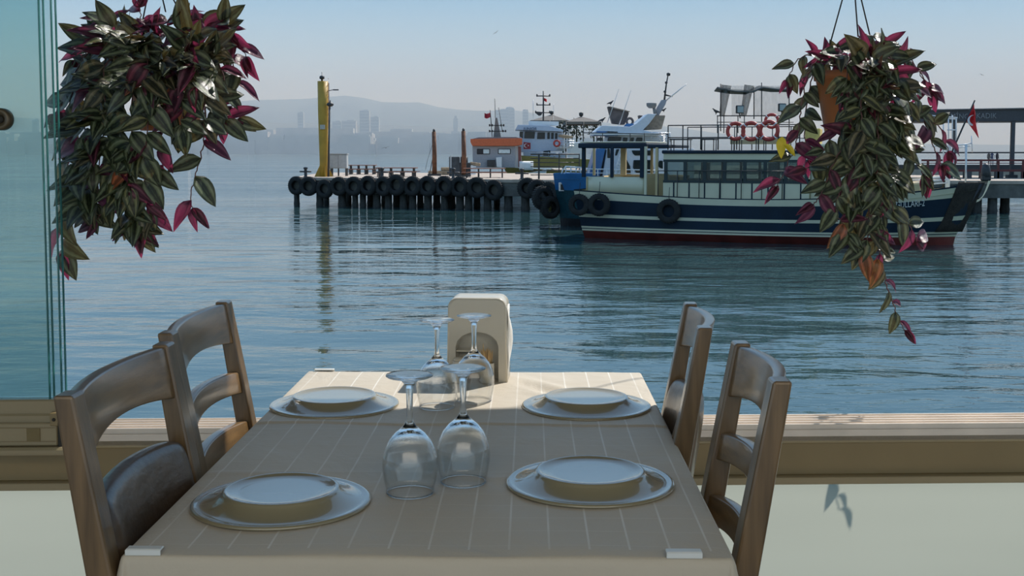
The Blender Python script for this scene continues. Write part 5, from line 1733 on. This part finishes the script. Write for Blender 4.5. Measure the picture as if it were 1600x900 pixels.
# ================================================================ PEOPLE far away (a few pixels tall)
def person(u, v, Y, lab, col, stride):
    base = Vector((P(u, v, Y).x, Y, ZW + 1.8))
    me = bpy.data.meshes.new('person')
    H = 1.72
    vs_ = [(0, 0, .95), (0, 0, 1.15), (0, 0, 1.42), (0, 0, 1.52), (0, -.01, 1.62), (0, -.01, 1.70),
           (.10, 0, .90), (.11, stride * .12, .5), (.11, stride * .2, .07), (.11, stride * .2 - .1, .04),
           (-.10, 0, .90), (-.11, -stride * .12, .5), (-.11, -stride * .2, .07), (-.11, -stride * .2 - .1, .04),
           (.19, 0, 1.40), (.25, .02, 1.15), (.26, -.04, .92), (.26, -.06, .82), (-.19, 0, 1.40), (-.25, .02, 1.15), (-.26, -.04, .92), (-.26, -.06, .82)]
    es = [(0, 1), (1, 2), (2, 3), (3, 4), (4, 5), (0, 6), (6, 7), (7, 8), (8, 9), (0, 10), (10, 11), (11, 12), (12, 13), (2, 14), (14, 15), (15, 16), (16, 17), (2, 18), (18, 19), (19, 20), (20, 21)]
    rad = [.15, .14, .15, .06, .10, .08, .09, .065, .045, .035, .09, .065, .045, .035, .06, .045, .035, .03, .06, .045, .035, .03]
    me.from_pydata(vs_, es, []); me.materials.append(mat('clothes_' + col, {'dark': (.03, .03, .04), 'blue': (.04, .06, .12), 'grey': (.08, .08, .08)}[col], .9))
    o = bpy.data.objects.new('person', me); COL.objects.link(o); o.location = base; o.rotation_euler = (0, 0, R(40 * stride))
    add_mod(o, 'SKIN'); 
    for i, r_ in enumerate(rad): me.skin_vertices[0].data[i].radius = (r_, r_ * .75)
    me.skin_vertices[0].data[0].use_root = True
    add_mod(o, 'SUBSURF', levels=1, render_levels=1)
    tag(o, lab, 'person', 'people on the far quay')
person(1545, 246, 140, 'distant person in grey, leftmost of the three walking on the far quay', 'grey', .6)
person(1550, 246, 141, 'distant person in blue, middle of the three on the far quay', 'blue', -.4)
person(1558, 246, 139, 'distant person in dark clothes, rightmost of the three on the far quay', 'dark', .8)
# ================================================================ BIRDS
m_bird = mat('bird_dark', (.05, .045, .045), .8, var=.4, scale=10)
m_gull = mat('gull_grey', (.16, .16, .17), .8, var=.3, scale=10)
def bird_perched(c, s_, face, lab):
    me = bpy.data.meshes.new('gull')
    pts = [(-.30, 0, .02), (-.16, 0, .08), (0, 0, .12), (.10, 0, .17), (.15, 0, .24), (.19, 0, .27), (.25, 0, .262)]
    rad = [.015, .055, .085, .065, .04, .042, .008]
    legs = [(0, .02, .05), (0, .02, -.06), (0, -.02, .05), (0, -.02, -.06)]
    vs_ = pts + [(.01, .03, -.02), (.02, .03, -.09), (.01, -.03, -.02), (.02, -.03, -.09)]
    me.from_pydata([tuple(q * s_ for q in p_) for p_ in vs_], [(0, 1), (1, 2), (2, 3), (3, 4), (4, 5), (5, 6), (2, 7), (7, 8), (2, 9), (9, 10)], [])
    me.materials.append(m_bird)
    o = bpy.data.objects.new('seagull', me); COL.objects.link(o); o.location = c; o.rotation_euler = (0, 0, R(0 if face > 0 else 180))
    add_mod(o, 'SKIN')
    for i, r_ in enumerate(rad + [.02, .012, .02, .012]): me.skin_vertices[0].data[i].radius = (r_ * s_, r_ * s_)
    me.skin_vertices[0].data[2].use_root = True
    add_mod(o, 'SUBSURF', levels=1, render_levels=1)
    tag(o, lab, 'bird', 'gulls perched on the boats')
bird_perched(P(954, 163, Yb + 1), 0.62, 1, 'dark gull perched on the brown cover of the white flying bridge')
bird_perched(P(941, 190, Yb + .5), 0.682, 1, 'dark gull perched on the left end of the white flying bridge')
bird_perched(P(1037, 174, Yb + 1.5), 0.558, 1, 'small dark bird perched right of the sloping grey mast')
bird_perched(P(1119, 177, 52), 0.744, -1, 'dark gull perched at the left foot of the net awning')
def bird_flying(u, v, Y, s_, roll, lab):
    c = P(u, v, Y)
    M = Matrix.Rotation(R(roll), 4, 'Y')
    b = MB(); b.tube([M @ Vector((0, -.25 * s_, 0)), M @ Vector((0, -.05 * s_, 0)), M @ Vector((0, .15 * s_, .01)), M @ Vector((0, .3 * s_, .02))], [.03 * s_, .09 * s_, .07 * s_, .01 * s_], 8)
    b2 = []
    for sd in (-1, 1):
        b.add([M @ Vector(q) * 1 for q in ((0, -.12 * s_, .02), (sd * .35 * s_, -.10 * s_, .14 * s_), (sd * .75 * s_, .05 * s_, .04 * s_), (sd * .35 * s_, .08 * s_, .12 * s_), (0, .10 * s_, .02))], [(0, 1, 3, 4), (1, 2, 3)])
    o = b.build('flying_gull', m_gull, None, c); add_mod(o, 'SOLIDIFY', thickness=.015)
    tag(o, lab, 'bird', 'gulls in flight')
bird_flying(775, 51, 110, .42, -38, 'small dark gull flying high in the sky above the orange cabin')
bird_flying(603, 231, 120, .6, -15, 'tiny gull flying low over the horizon beside the yellow column')
bird_flying(1534, 117, 130, .35, 20, 'tiny gull in the sky above the canopy at the right')
# ================================================================ HANGING PLANTS
def leaf_material():
    m = bpy.data.materials.new('striped_leaf'); m.use_nodes = True
    n, l = m.node_tree.nodes, m.node_tree.links
    b = n['Principled BSDF']
    b.inputs['Roughness'].default_value = .30
    b.inputs['Coat Weight'].default_value = .2; b.inputs['Coat Roughness'].default_value = .2
    uv = n.new('ShaderNodeUVMap'); sp = n.new('ShaderNodeSeparateXYZ'); l.new(uv.outputs[0], sp.inputs[0])
    oi = n.new('ShaderNodeObjectInfo')
    def mth(op, a, b_=None):
        x = n.new('ShaderNodeMath'); x.operation = op
        for i, q in enumerate((a, b_)):
            if q is None: continue
            if isinstance(q, (int, float)): x.inputs[i].default_value = q
            else: l.new(q, x.inputs[i])
        return x.outputs[0]
    d = mth('ABSOLUTE', mth('SUBTRACT', sp.outputs['X'], .5))      # 0 midrib, .5 edge
    ns = n.new('ShaderNodeTexNoise'); ns.inputs['Scale'].default_value = 9; l.new(uv.outputs[0], ns.inputs['Vector'])
    d2 = mth('ADD', mth('MULTIPLY', d, 2.0), mth('MULTIPLY', mth('SUBTRACT', ns.outputs[0], .5), .22))
    r = n.new('ShaderNodeValToRGB'); cr = r.color_ramp
    cr.elements[0].position = 0; cr.elements[0].color = (.060, .095, .040, 1)
    cr.elements[1].position = 1; cr.elements[1].color = (.075, .10, .045, 1)
    for p_, c_ in ((.05, (.012, .022, .013)), (.26, (.012, .020, .013)), (.38, (.13, .17, .085)), (.60, (.24, .28, .17)), (.72, (.075, .105, .050)), (.90, (.022, .036, .016))):
        e = cr.elements.new(p_); e.color = (*c_, 1)
    l.new(d2, r.inputs[0])
    # per leaf: some leaves run to purple or dry orange
    r2 = n.new('ShaderNodeValToRGB'); c2 = r2.color_ramp; c2.interpolation = 'CONSTANT'
    c2.elements[0].position = 0; c2.elements[0].color = (1, 1, 1, 1)
    c2.elements[1].position = .72; c2.elements[1].color = (1.25, 1.05, .8, 1)
    e = c2.elements.new(.86); e.color = (1.2, .85, .85, 1)
    l.new(oi.outputs['Random'], r2.inputs[0])
    mx = n.new('ShaderNodeMix'); mx.data_type = 'RGBA'; mx.blend_type = 'MULTIPLY'; mx.inputs[0].default_value = 1
    l.new(r.outputs[0], mx.inputs[6]); l.new(r2.outputs[0], mx.inputs[7])
    geo = n.new('ShaderNodeNewGeometry')
    mb = n.new('ShaderNodeMix'); mb.data_type = 'RGBA'
    l.new(geo.outputs['Backfacing'], mb.inputs[0]); l.new(mx.outputs[2], mb.inputs[6]); mb.inputs[7].default_value = (.13, .030, .050, 1)
    l.new(mb.outputs[2], b.inputs['Base Color'])
    ts = n.new('ShaderNodeBsdfTranslucent'); ts.inputs[0].default_value = (.22, .16, .05, 1)
    ms = n.new('ShaderNodeMixShader'); ms.inputs[0].default_value = .12
    l.new(b.outputs[0], ms.inputs[1]); l.new(ts.outputs[0], ms.inputs[2])
    l.new(ms.outputs[0], n['Material Output'].inputs[0])
    bp = n.new('ShaderNodeBump'); bp.inputs['Distance'].default_value = .0006
    wv = n.new('ShaderNodeTexWave'); wv.inputs['Scale'].default_value = 6; wv.bands_direction = 'X'; l.new(uv.outputs[0], wv.inputs['Vector'])
    l.new(wv.outputs[0], bp.inputs['Height']); l.new(bp.outputs[0], b.inputs['Normal'])
    return m
m_leaf = leaf_material()
m_young = m_leaf.copy(); m_young.name = 'young_purple_leaf'
for nd in m_young.node_tree.nodes:
    if nd.type == 'VALTORGB' and nd.color_ramp.interpolation != 'CONSTANT':
        for e in nd.color_ramp.elements:
            c = e.color; e.color = (min(1, c[0] * 1.1 + .02), c[1] * .30, c[2] * .75 + .01, 1)
for nd in m_young.node_tree.nodes:
    if nd.type == 'BSDF_TRANSLUCENT': nd.inputs[0].default_value = (.42, .045, .13, 1)
    if nd.type == 'MIX_SHADER': nd.inputs[0].default_value = .28
m_dry = m_leaf.copy(); m_dry.name = 'dry_orange_leaf'
for nd in m_dry.node_tree.nodes:
    if nd.type == 'VALTORGB' and nd.color_ramp.interpolation != 'CONSTANT':
        for e in nd.color_ramp.elements:
            c = e.color; e.color = (min(1, c[0] * 1.8 + .16), c[1] * .5 + .05, c[2] * .5 + .02, 1)
m_yleaf = mat('yellow_leaf', (.75, .60, .03), .5, var=.1, scale=30)
def leaf_mesh(name, fold, curl, wid, m_):
    """unit leaf along +X, upper side +Z"""
    nu, nv = 4, 7
    vs_, uvs_ = [], []
    for j in range(nv + 1):
        t = j / nv
        w = wid * (math.sin(PI * t ** .72) ** .85 if 0 < t < 1 else 0) * (1 - .15 * t)
        if j == 0: w = .03
        for i in range(nu + 1):
            s_ = i / nu * 2 - 1
            x = t; y = s_ * w
            z = fold * abs(s_) * w * (1 - .3 * t) - curl * t * t + .02 * math.sin(t * 9 + s_ * 2)
            z -= .25 * fold * w * s_ * s_ * 1.2
            vs_.append((x - .15 * curl * t * t, y, z)); uvs_.append((i / nu, t))
    w_ = nu + 1
    fs = [(j * w_ + i, j * w_ + i + 1, (j + 1) * w_ + i + 1, (j + 1) * w_ + i) for j in range(nv) for i in range(nu)]
    # orient +Z: vertices go +y with i, +x with j -> need flipping
    fs = [f[::-1] for f in fs]
    me = bpy.data.meshes.new(name); me.from_pydata(vs_, [], fs)
    me.materials.append(m_)
    ul = me.uv_layers.new(name='UVMap')
    for lp in me.loops: ul.data[lp.index].uv = uvs_[lp.vertex_index]
    me.polygons.foreach_set('use_smooth', [True] * len(fs)); me.update()
    return me
LEAVES = [leaf_mesh('leaf', .30, .30, .28, m_leaf), leaf_mesh('leaf', .5, .20, .27, m_leaf), leaf_mesh('leaf', .2, .45, .30, m_leaf), leaf_mesh('leaf', .6, .12, .25, m_leaf)]
YOUNG = [leaf_mesh('leaf', 1.0, .3, .20, m_young), leaf_mesh('leaf', .6, .5, .25, m_young)]
DRY = [leaf_mesh('leaf', .8, .4, .26, m_dry)]
YELL = [leaf_mesh('leaf', .8, .2, .24, m_yleaf)]
m_stem = mat('plant_stem', (.13, .055, .05), .5, var=.3, scale=30)
m_pot = mat('terracotta_plastic', (.50, .17, .05), .5, var=.12, scale=6)
m_wire = mat('hanger_wire', (.015, .015, .015), .5)
LEAFN = [0]
LS_K = [1.17]
PEND = []
def flush_leaves():
    for par in sorted({p_[0].name for p_ in PEND}):
        ls_ = sorted([p_ for p_ in PEND if p_[0].name == par], key=lambda q: q[3])     # nearest first
        for (parent, M, me, _) in ls_[:295]:
            o = bpy.data.objects.new('leaf', me); COL.objects.link(o); o.parent = parent; o.matrix_local = M
        rest = ls_[295:]
        if rest:
            vs_, fs, uvs_, mi, mts = [], [], [], [], []
            for (parent, M, me, _) in rest:
                o_ = len(vs_)
                vs_ += [tuple(M @ v.co) for v in me.vertices]
                if me.materials[0] not in mts: mts.append(me.materials[0])
                for p_ in me.polygons:
                    fs.append([i + o_ for i in p_.vertices]); mi.append(mts.index(me.materials[0]))
                    uvs_ += [tuple(me.uv_layers[0].data[li].uv) for li in p_.loop_indices]
            me = bpy.data.meshes.new('inner_leaves'); me.from_pydata(vs_, [], fs)
            for m_ in mts: me.materials.append(m_)
            ul = me.uv_layers.new(name='UVMap')
            for i, q in enumerate(uvs_): ul.data[i].uv = q
            me.polygons.foreach_set('material_index', mi); me.polygons.foreach_set('use_smooth', [True] * len(fs)); me.update()
            o = bpy.data.objects.new('inner_leaves', me); COL.objects.link(o); o.parent = rest[0][0]; o['kind'] = 'stuff'
def put_leaf(parent, pos, direc, up, size, meshes, rr):
    d = direc.normalized()
    u_ = (up - d * up.dot(d))
    if u_.length < 1e-3: u_ = Vector((0, -1, 0))
    u_.normalize(); y = u_.cross(d)
    M = Matrix((d, y, u_)).transposed().to_4x4()
    PEND.append((parent, Matrix.Translation(pos) @ M @ Matrix.Scale(size * LS_K[0], 4), rr.choice(meshes), pos.y - size))
    LEAFN[0] += 1
def plant(label, Y, pot_px, pot_w_px, pot_h_px, hook, strands, fills, seed, wires, tipsets, lift):
    rr = random.Random(seed)
    pc = P(pot_px[0], pot_px[1], Y)       # centre of the pot's rim
    s_ = Y / F
    rt = pot_w_px / 2 * s_; hp = pot_h_px * s_
    t = empty('hanging_plant', (pc.x, pc.y, pc.z - hp), 0, label, 'plant', 'hanging pot plants above the sill')
    o0 = Vector((pc.x, pc.y, pc.z - hp))
    b = MB(); b.lathe([(0, 0), (rt * .66, 0), (rt * .70, .006), (rt * .95, hp * .86), (rt, hp * .86), (rt * 1.02, hp), (rt * .95, hp), (rt * .93, hp * .88), (rt * .9, hp * .86), (0, hp * .86)], 32); b.build('pot', m_pot, t)
    b = MB(); b.lathe([(0, hp * .87), (rt * .6, hp * .89), (rt * .9, hp * .87)], 20); b.build('soil', mat('potting_soil', (.03, .02, .015), .95, bump=.01), t)
    hk = P(hook[0], hook[1], Y) - o0
    for (u, v, dy) in wires:
        e_ = P(u, v, Y) - o0; e_.y += dy
        b = MB(); b.tube([hk, e_], .0022, 6); b.build('hanger_wire', m_wire, t)
    b = MB(); b.tube([hk, hk + Vector((0, 0, 2.71 - (o0 + hk).z))], .003, 6); b.build('hanger_hook', m_wire, t)
    fwd = Vector((0, -1, 0))
    def strand(pts, young=.25, size=.085, step=.034, cnt=True):
        P3 = [P(u, v, Y + dy) - o0 for (u, v, dy) in pts]
        # catmull sampling
        path = []
        for i in range(len(P3) - 1):
            q = [P3[max(i - 1, 0)], P3[i], P3[i + 1], P3[min(i + 2, len(P3) - 1)]]
            for k in range(8):
                tt = k / 8
                path.append(.5 * ((2 * q[1]) + (q[2] - q[0]) * tt + (2 * q[0] - 5 * q[1] + 4 * q[2] - q[3]) * tt * tt + (3 * q[1] - 3 * q[2] + q[3] - q[0]) * tt ** 3))
        path.append(P3[-1])
        path = [p_ + Vector((rr.uniform(-1, 1), rr.uniform(-1, 1), rr.uniform(-1, 1))) * .003 for p_ in path]
        b = MB(); b.tube(path, [.0026 - .0012 * i / len(path) for i in range(len(path))], 5); b.build('stem', m_stem, t)
        L_ = 0; nxt = .02; side = 1 if rr.random() < .5 else -1
        tot = sum((path[i + 1] - path[i]).length for i in range(len(path) - 1))
        for i in range(len(path) - 1):
            sg = path[i + 1] - path[i]
            while L_ + sg.length >= nxt:
                p_ = path[i] + sg * ((nxt - L_) / sg.length)
                d0 = sg.normalized()
                f = nxt / tot
                radial = Vector((p_.x, p_.y, 0))
                radial = radial.normalized() if radial.length > 1e-3 else fwd
                outw = (radial * .55 + fwd * .75).normalized()
                lat = d0.cross(outw)
                if lat.length < .1: lat = Vector((1, 0, 0))
                lat.normalize()
                dr = lat * side * rr.uniform(.6, 1.1) + d0 * rr.uniform(.3, .8) + outw * rr.uniform(.1, .5) + Vector((0, 0, -1)) * rr.uniform(.1, .45)
                up = outw + Vector((0, 0, rr.uniform(.2, .7))) + Vector((rr.uniform(-.35, .35), 0, 0))
                k = rr.random()
                ms = YOUNG if k < young * (1.3 if f > .7 else .7) else (DRY if k > .975 else LEAVES)
                put_leaf(t, p_, dr, up, size * rr.uniform(.75, 1.12), ms, rr)
                side = -side; nxt += step * rr.uniform(.8, 1.25)
            L_ += sg.length
        # rosette of leaves at the tip
        d0 = (path[-1] - path[-4]).normalized()
        for k in range(3):
            a = rr.uniform(0, 2 * PI)
            put_leaf(t, path[-1], d0 + Vector((math.cos(a) * .6, -.3, math.sin(a) * .35)), fwd + Vector((math.cos(a), 0, math.sin(a))) * .5, size * rr.uniform(.55, .9), YOUNG if rr.random() < young * 2 else LEAVES, rr)
    for sdef in strands:
        strand(**sdef)
    for (u, v, dy, yg, size) in fills:       # short leafy shoots filling the crown
        p_ = P(u, v, Y + dy) - o0
        radial = Vector((p_.x, p_.y * 1.2, (p_.z - hp * .5) * .8)).normalized()
        for k in range(3):
            d0 = radial + Vector((rr.uniform(-.9, .9), rr.uniform(-.5, .2), rr.uniform(-.9, .45)))
            put_leaf(t, p_, d0, fwd * .8 + Vector((rr.uniform(-.5, .5), 0, .5)), size * rr.uniform(.75, 1.1), YOUNG if rr.random() < yg else LEAVES, rr)
    return t, o0, strand
LS = []
def S(pts, young=.2, size=.085, step=.036): LS.append(dict(pts=pts, young=young * 1.05, size=size, step=step))
# left plant: pixel way-points with depth offsets (metres, minus = towards the room)
S([(255, 90, -.05), (190, 70, -.12), (150, 120, -.16), (135, 190, -.17), (128, 260, -.16), (140, 330, -.15)], .08, .092)
S([(250, 95, -.05), (170, 95, -.18), (165, 160, -.21), (175, 230, -.21), (190, 300, -.2), (215, 355, -.19)], .08, .095)
S([(260, 95, -.1), (215, 100, -.22), (205, 160, -.25), (205, 225, -.24), (200, 290, -.23)], .05, .095)
S([(265, 95, -.1), (240, 105, -.23), (235, 160, -.26), (230, 215, -.25), (225, 280, -.22), (232, 330, -.2)], .1, .09)
S([(240, 80, 0), (150, 75, -.05), (115, 130, -.06), (108, 200, -.05), (105, 280, -.05), (98, 360, -.05), (100, 395, -.05)], .12, .09, .034)
S([(240, 80, .03), (160, 60, .02), (125, 100, 0), (112, 160, 0), (100, 215, 0)], .2, .085)
S([(240, 80, 0), (140, 110, -.02), (105, 150, -.03), (88, 180, -.03)], .25, .08)
S([(270, 90, -.1), (275, 110, -.22), (285, 150, -.24), (283, 195, -.22)], .08, .088)
S([(280, 90, -.1), (305, 105, -.2), (320, 150, -.2), (318, 190, -.17)], .1, .085)
S([(285, 85, -.05), (335, 90, -.1), (352, 140, -.1), (350, 190, -.08)], .4, .08)
S([(285, 80, 0), (345, 70, 0), (370, 120, 0), (362, 165, 0)], .5, .078)
S([(285, 75, 0), (330, 50, 0), (365, 65, 0), (385, 88, .0)], .6, .075)
S([(270, 75, 0), (290, 40, -.02), (335, 38, 0), (362, 52, 0)], .5, .075)
S([(260, 75, 0), (262, 40, -.05), (290, 28, -.03)], .45, .072)
S([(250, 75, 0), (225, 40, -.04), (218, 12, -.03)], .45, .072)
S([(240, 75, 0), (200, 45, -.02), (170, 32, 0)], .35, .075)
S([(235, 80, 0), (180, 60, 0), (130, 68, 0), (118, 95, 0)], .4, .078)
S([(265, 95, -.12), (255, 70, -.2), (235, 80, -.25), (225, 130, -.28)], .05, .09)
S([(275, 95, -.12), (290, 75, -.2), (300, 95, -.24), (305, 135, -.25)], .1, .085)
S([(285, 100, -.05), (320, 130, -.13), (345, 175, -.1), (372, 186, -.06)], .25, .085, .045)
S([(290, 110, -.08), (318, 150, -.15), (320, 210, -.12), (308, 265, -.12), (298, 305, -.12), (300, 325, -.12)], .45, .085, .062)
S([(270, 120, -.1), (258, 180, -.16), (250, 230, -.16), (256, 262, -.15)], .35, .065, .05)
S([(235, 110, -.12), (185, 150, -.2), (160, 210, -.2), (155, 270, -.19), (150, 320, -.18)], .1, .09)
S([(225, 230, -.2), (240, 260, -.2), (228, 310, -.2), (222, 355, -.2)], .55, .09, .05)
S([(200, 240, -.2), (190, 280, -.2), (160, 330, -.19), (150, 345, -.19)], .6, .075, .05)
FL = []
rq = random.Random(31)
for k in range(34):
    a = rq.uniform(0, 2 * PI); r_ = math.sqrt(rq.random())
    FL.append((235 + 105 * r_ * math.cos(a), 95 + 72 * r_ * math.sin(a), -.12 - .13 * (1 - r_ * r_), .06 if r_ < .6 else .25, .085))
for k in range(9):
    FL.append((rq.uniform(150, 350), rq.uniform(30, 62), -.05, .75, .075))
for k in range(0):
    FL.append((0, 0, 0, 0, 0))
for k in range(16):
    FL.append((rq.uniform(122, 235), rq.uniform(180, 340), -.2, .08, .09))
plant('large purple and silver striped hanging plant at the upper left by the glass', 3.50, (262, 105), 128, 98, (241, -58), LS, FL, 3,
      [(262, 20, -.02), (285, 35, .04), (205, 95, .03)], None, 0)
LS = []
LS_K[0] = 1.06
S([(1330, 100, -.05), (1290, 90, -.05), (1265, 110, -.06), (1252, 170, -.06), (1245, 220, -.06), (1228, 262, -.06), (1215, 290, -.06)], .6, .075, .042)
S([(1320, 95, 0), (1275, 85, 0), (1245, 95, 0), (1232, 125, 0)], .6, .07)
S([(1325, 100, 0), (1280, 100, .02), (1262, 150, .02), (1258, 215, .0), (1262, 250, 0)], .45, .075, .045)
S([(1340, 90, 0), (1335, 70, -.02), (1350, 55, -.02), (1375, 62, 0)], .7, .07)
S([(1345, 90, 0), (1390, 70, 0), (1425, 95, 0), (1445, 130, 0)], .65, .072)
S([(1350, 95, 0), (1400, 85, -.02), (1435, 110, -.02), (1455, 145, 0)], .6, .07)
S([(1340, 95, -.08), (1330, 100, -.18), (1332, 160, -.2), (1330, 220, -.2), (1325, 290, -.19), (1335, 340, -.18)], .04, .088)
S([(1345, 95, -.08), (1355, 95, -.2), (1362, 160, -.22), (1355, 220, -.22), (1350, 290, -.21), (1360, 350, -.2), (1350, 385, -.2)], .06, .09)
S([(1350, 95, -.08), (1380, 95, -.2), (1385, 160, -.21), (1382, 230, -.21), (1378, 290, -.2), (1372, 350, -.19)], .04, .088)
S([(1355, 95, -.05), (1405, 105, -.14), (1415, 160, -.15), (1404, 220, -.15), (1390, 280, -.15), (1375, 330, -.15)], .1, .088)
S([(1360, 110, -.05), (1420, 130, -.1), (1440, 175, -.1), (1455, 220, -.1), (1470, 258, -.1)], .5, .08, .04)
S([(1400, 180, -.1), (1440, 185, -.1), (1468, 200, -.08), (1482, 235, -.06)], .55, .078)
S([(1400, 230, -.12), (1425, 250, -.12), (1445, 275, -.12)], .35, .08)
S([(1340, 200, -.2), (1305, 250, -.2), (1285, 300, -.19), (1270, 320, -.19)], .4, .085, .045)
S([(1330, 180, -.19), (1300, 215, -.18), (1275, 255, -.16), (1258, 262, -.15)], .3, .07)
S([(1340, 250, -.2), (1315, 290, -.2), (1308, 330, -.2), (1325, 365, -.2)], .12, .09)
S([(1385, 300, -.19), (1400, 335, -.18), (1420, 350, -.12), (1432, 378, -.06)], .5, .08, .045)
S([(1360, 330, -.2), (1368, 370, -.19), (1378, 410, -.10), (1386, 450, -.05), (1399, 485, -.02), (1412, 515, 0)], .4, .066, .040)
S([(1350, 130, -.2), (1345, 160, -.24), (1348, 200, -.25), (1350, 240, -.25)], .02, .085)
S([(1370, 150, -.2), (1372, 200, -.24), (1370, 250, -.24), (1374, 300, -.22)], .04, .088)
S([(1365, 90, -.05), (1375, 75, -.1), (1395, 100, -.17), (1400, 150, -.18)], .25, .08)
S([(1350, 85, -.05), (1340, 75, -.12), (1325, 95, -.19), (1325, 140, -.2)], .12, .08)
FL = []
for k in range(30):
    v = rq.uniform(85, 340)
    hw_ = 48 if v < 240 else 42
    FL.append((1365 + rq.uniform(-hw_, hw_) - (10 if v > 240 else 0), v, -.19, .06 if v > 130 else .3, .083))
for k in range(6):
    FL.append((rq.uniform(1275, 1430), rq.uniform(78, 110), -.04, .85, .072))
t_, o0_, st_fn = plant('narrow trailing striped hanging plant at the upper right over the navy boat', 3.50, (1333, 112), 118, 96, (1332, -58), LS, FL, 11,
      [(1285, 112, 0), (1333, 60, -.05), (1378, 112, .03)], None, 0)
rr = random.Random(2)
put_leaf(t_, P(1222, 214, 3.42) - o0_, Vector((-.1, -.2, -1)), Vector((-.4, -1, 0)), .062, YELL, rr)
put_leaf(t_, P(1226, 226, 3.40) - o0_, Vector((.5, -.3, -.5)), Vector((.3, -1, .3)), .045, YELL, rr)
for (u, v) in ((1318, 350), (1372, 405), (1350, 395)):
    put_leaf(t_, P(u, v, 3.30) - o0_, Vector((rr.uniform(-.6, .6), -.3, -.9)), Vector((rr.uniform(-.4, .4), -1, .2)), .08, DRY, rr)
flush_leaves()
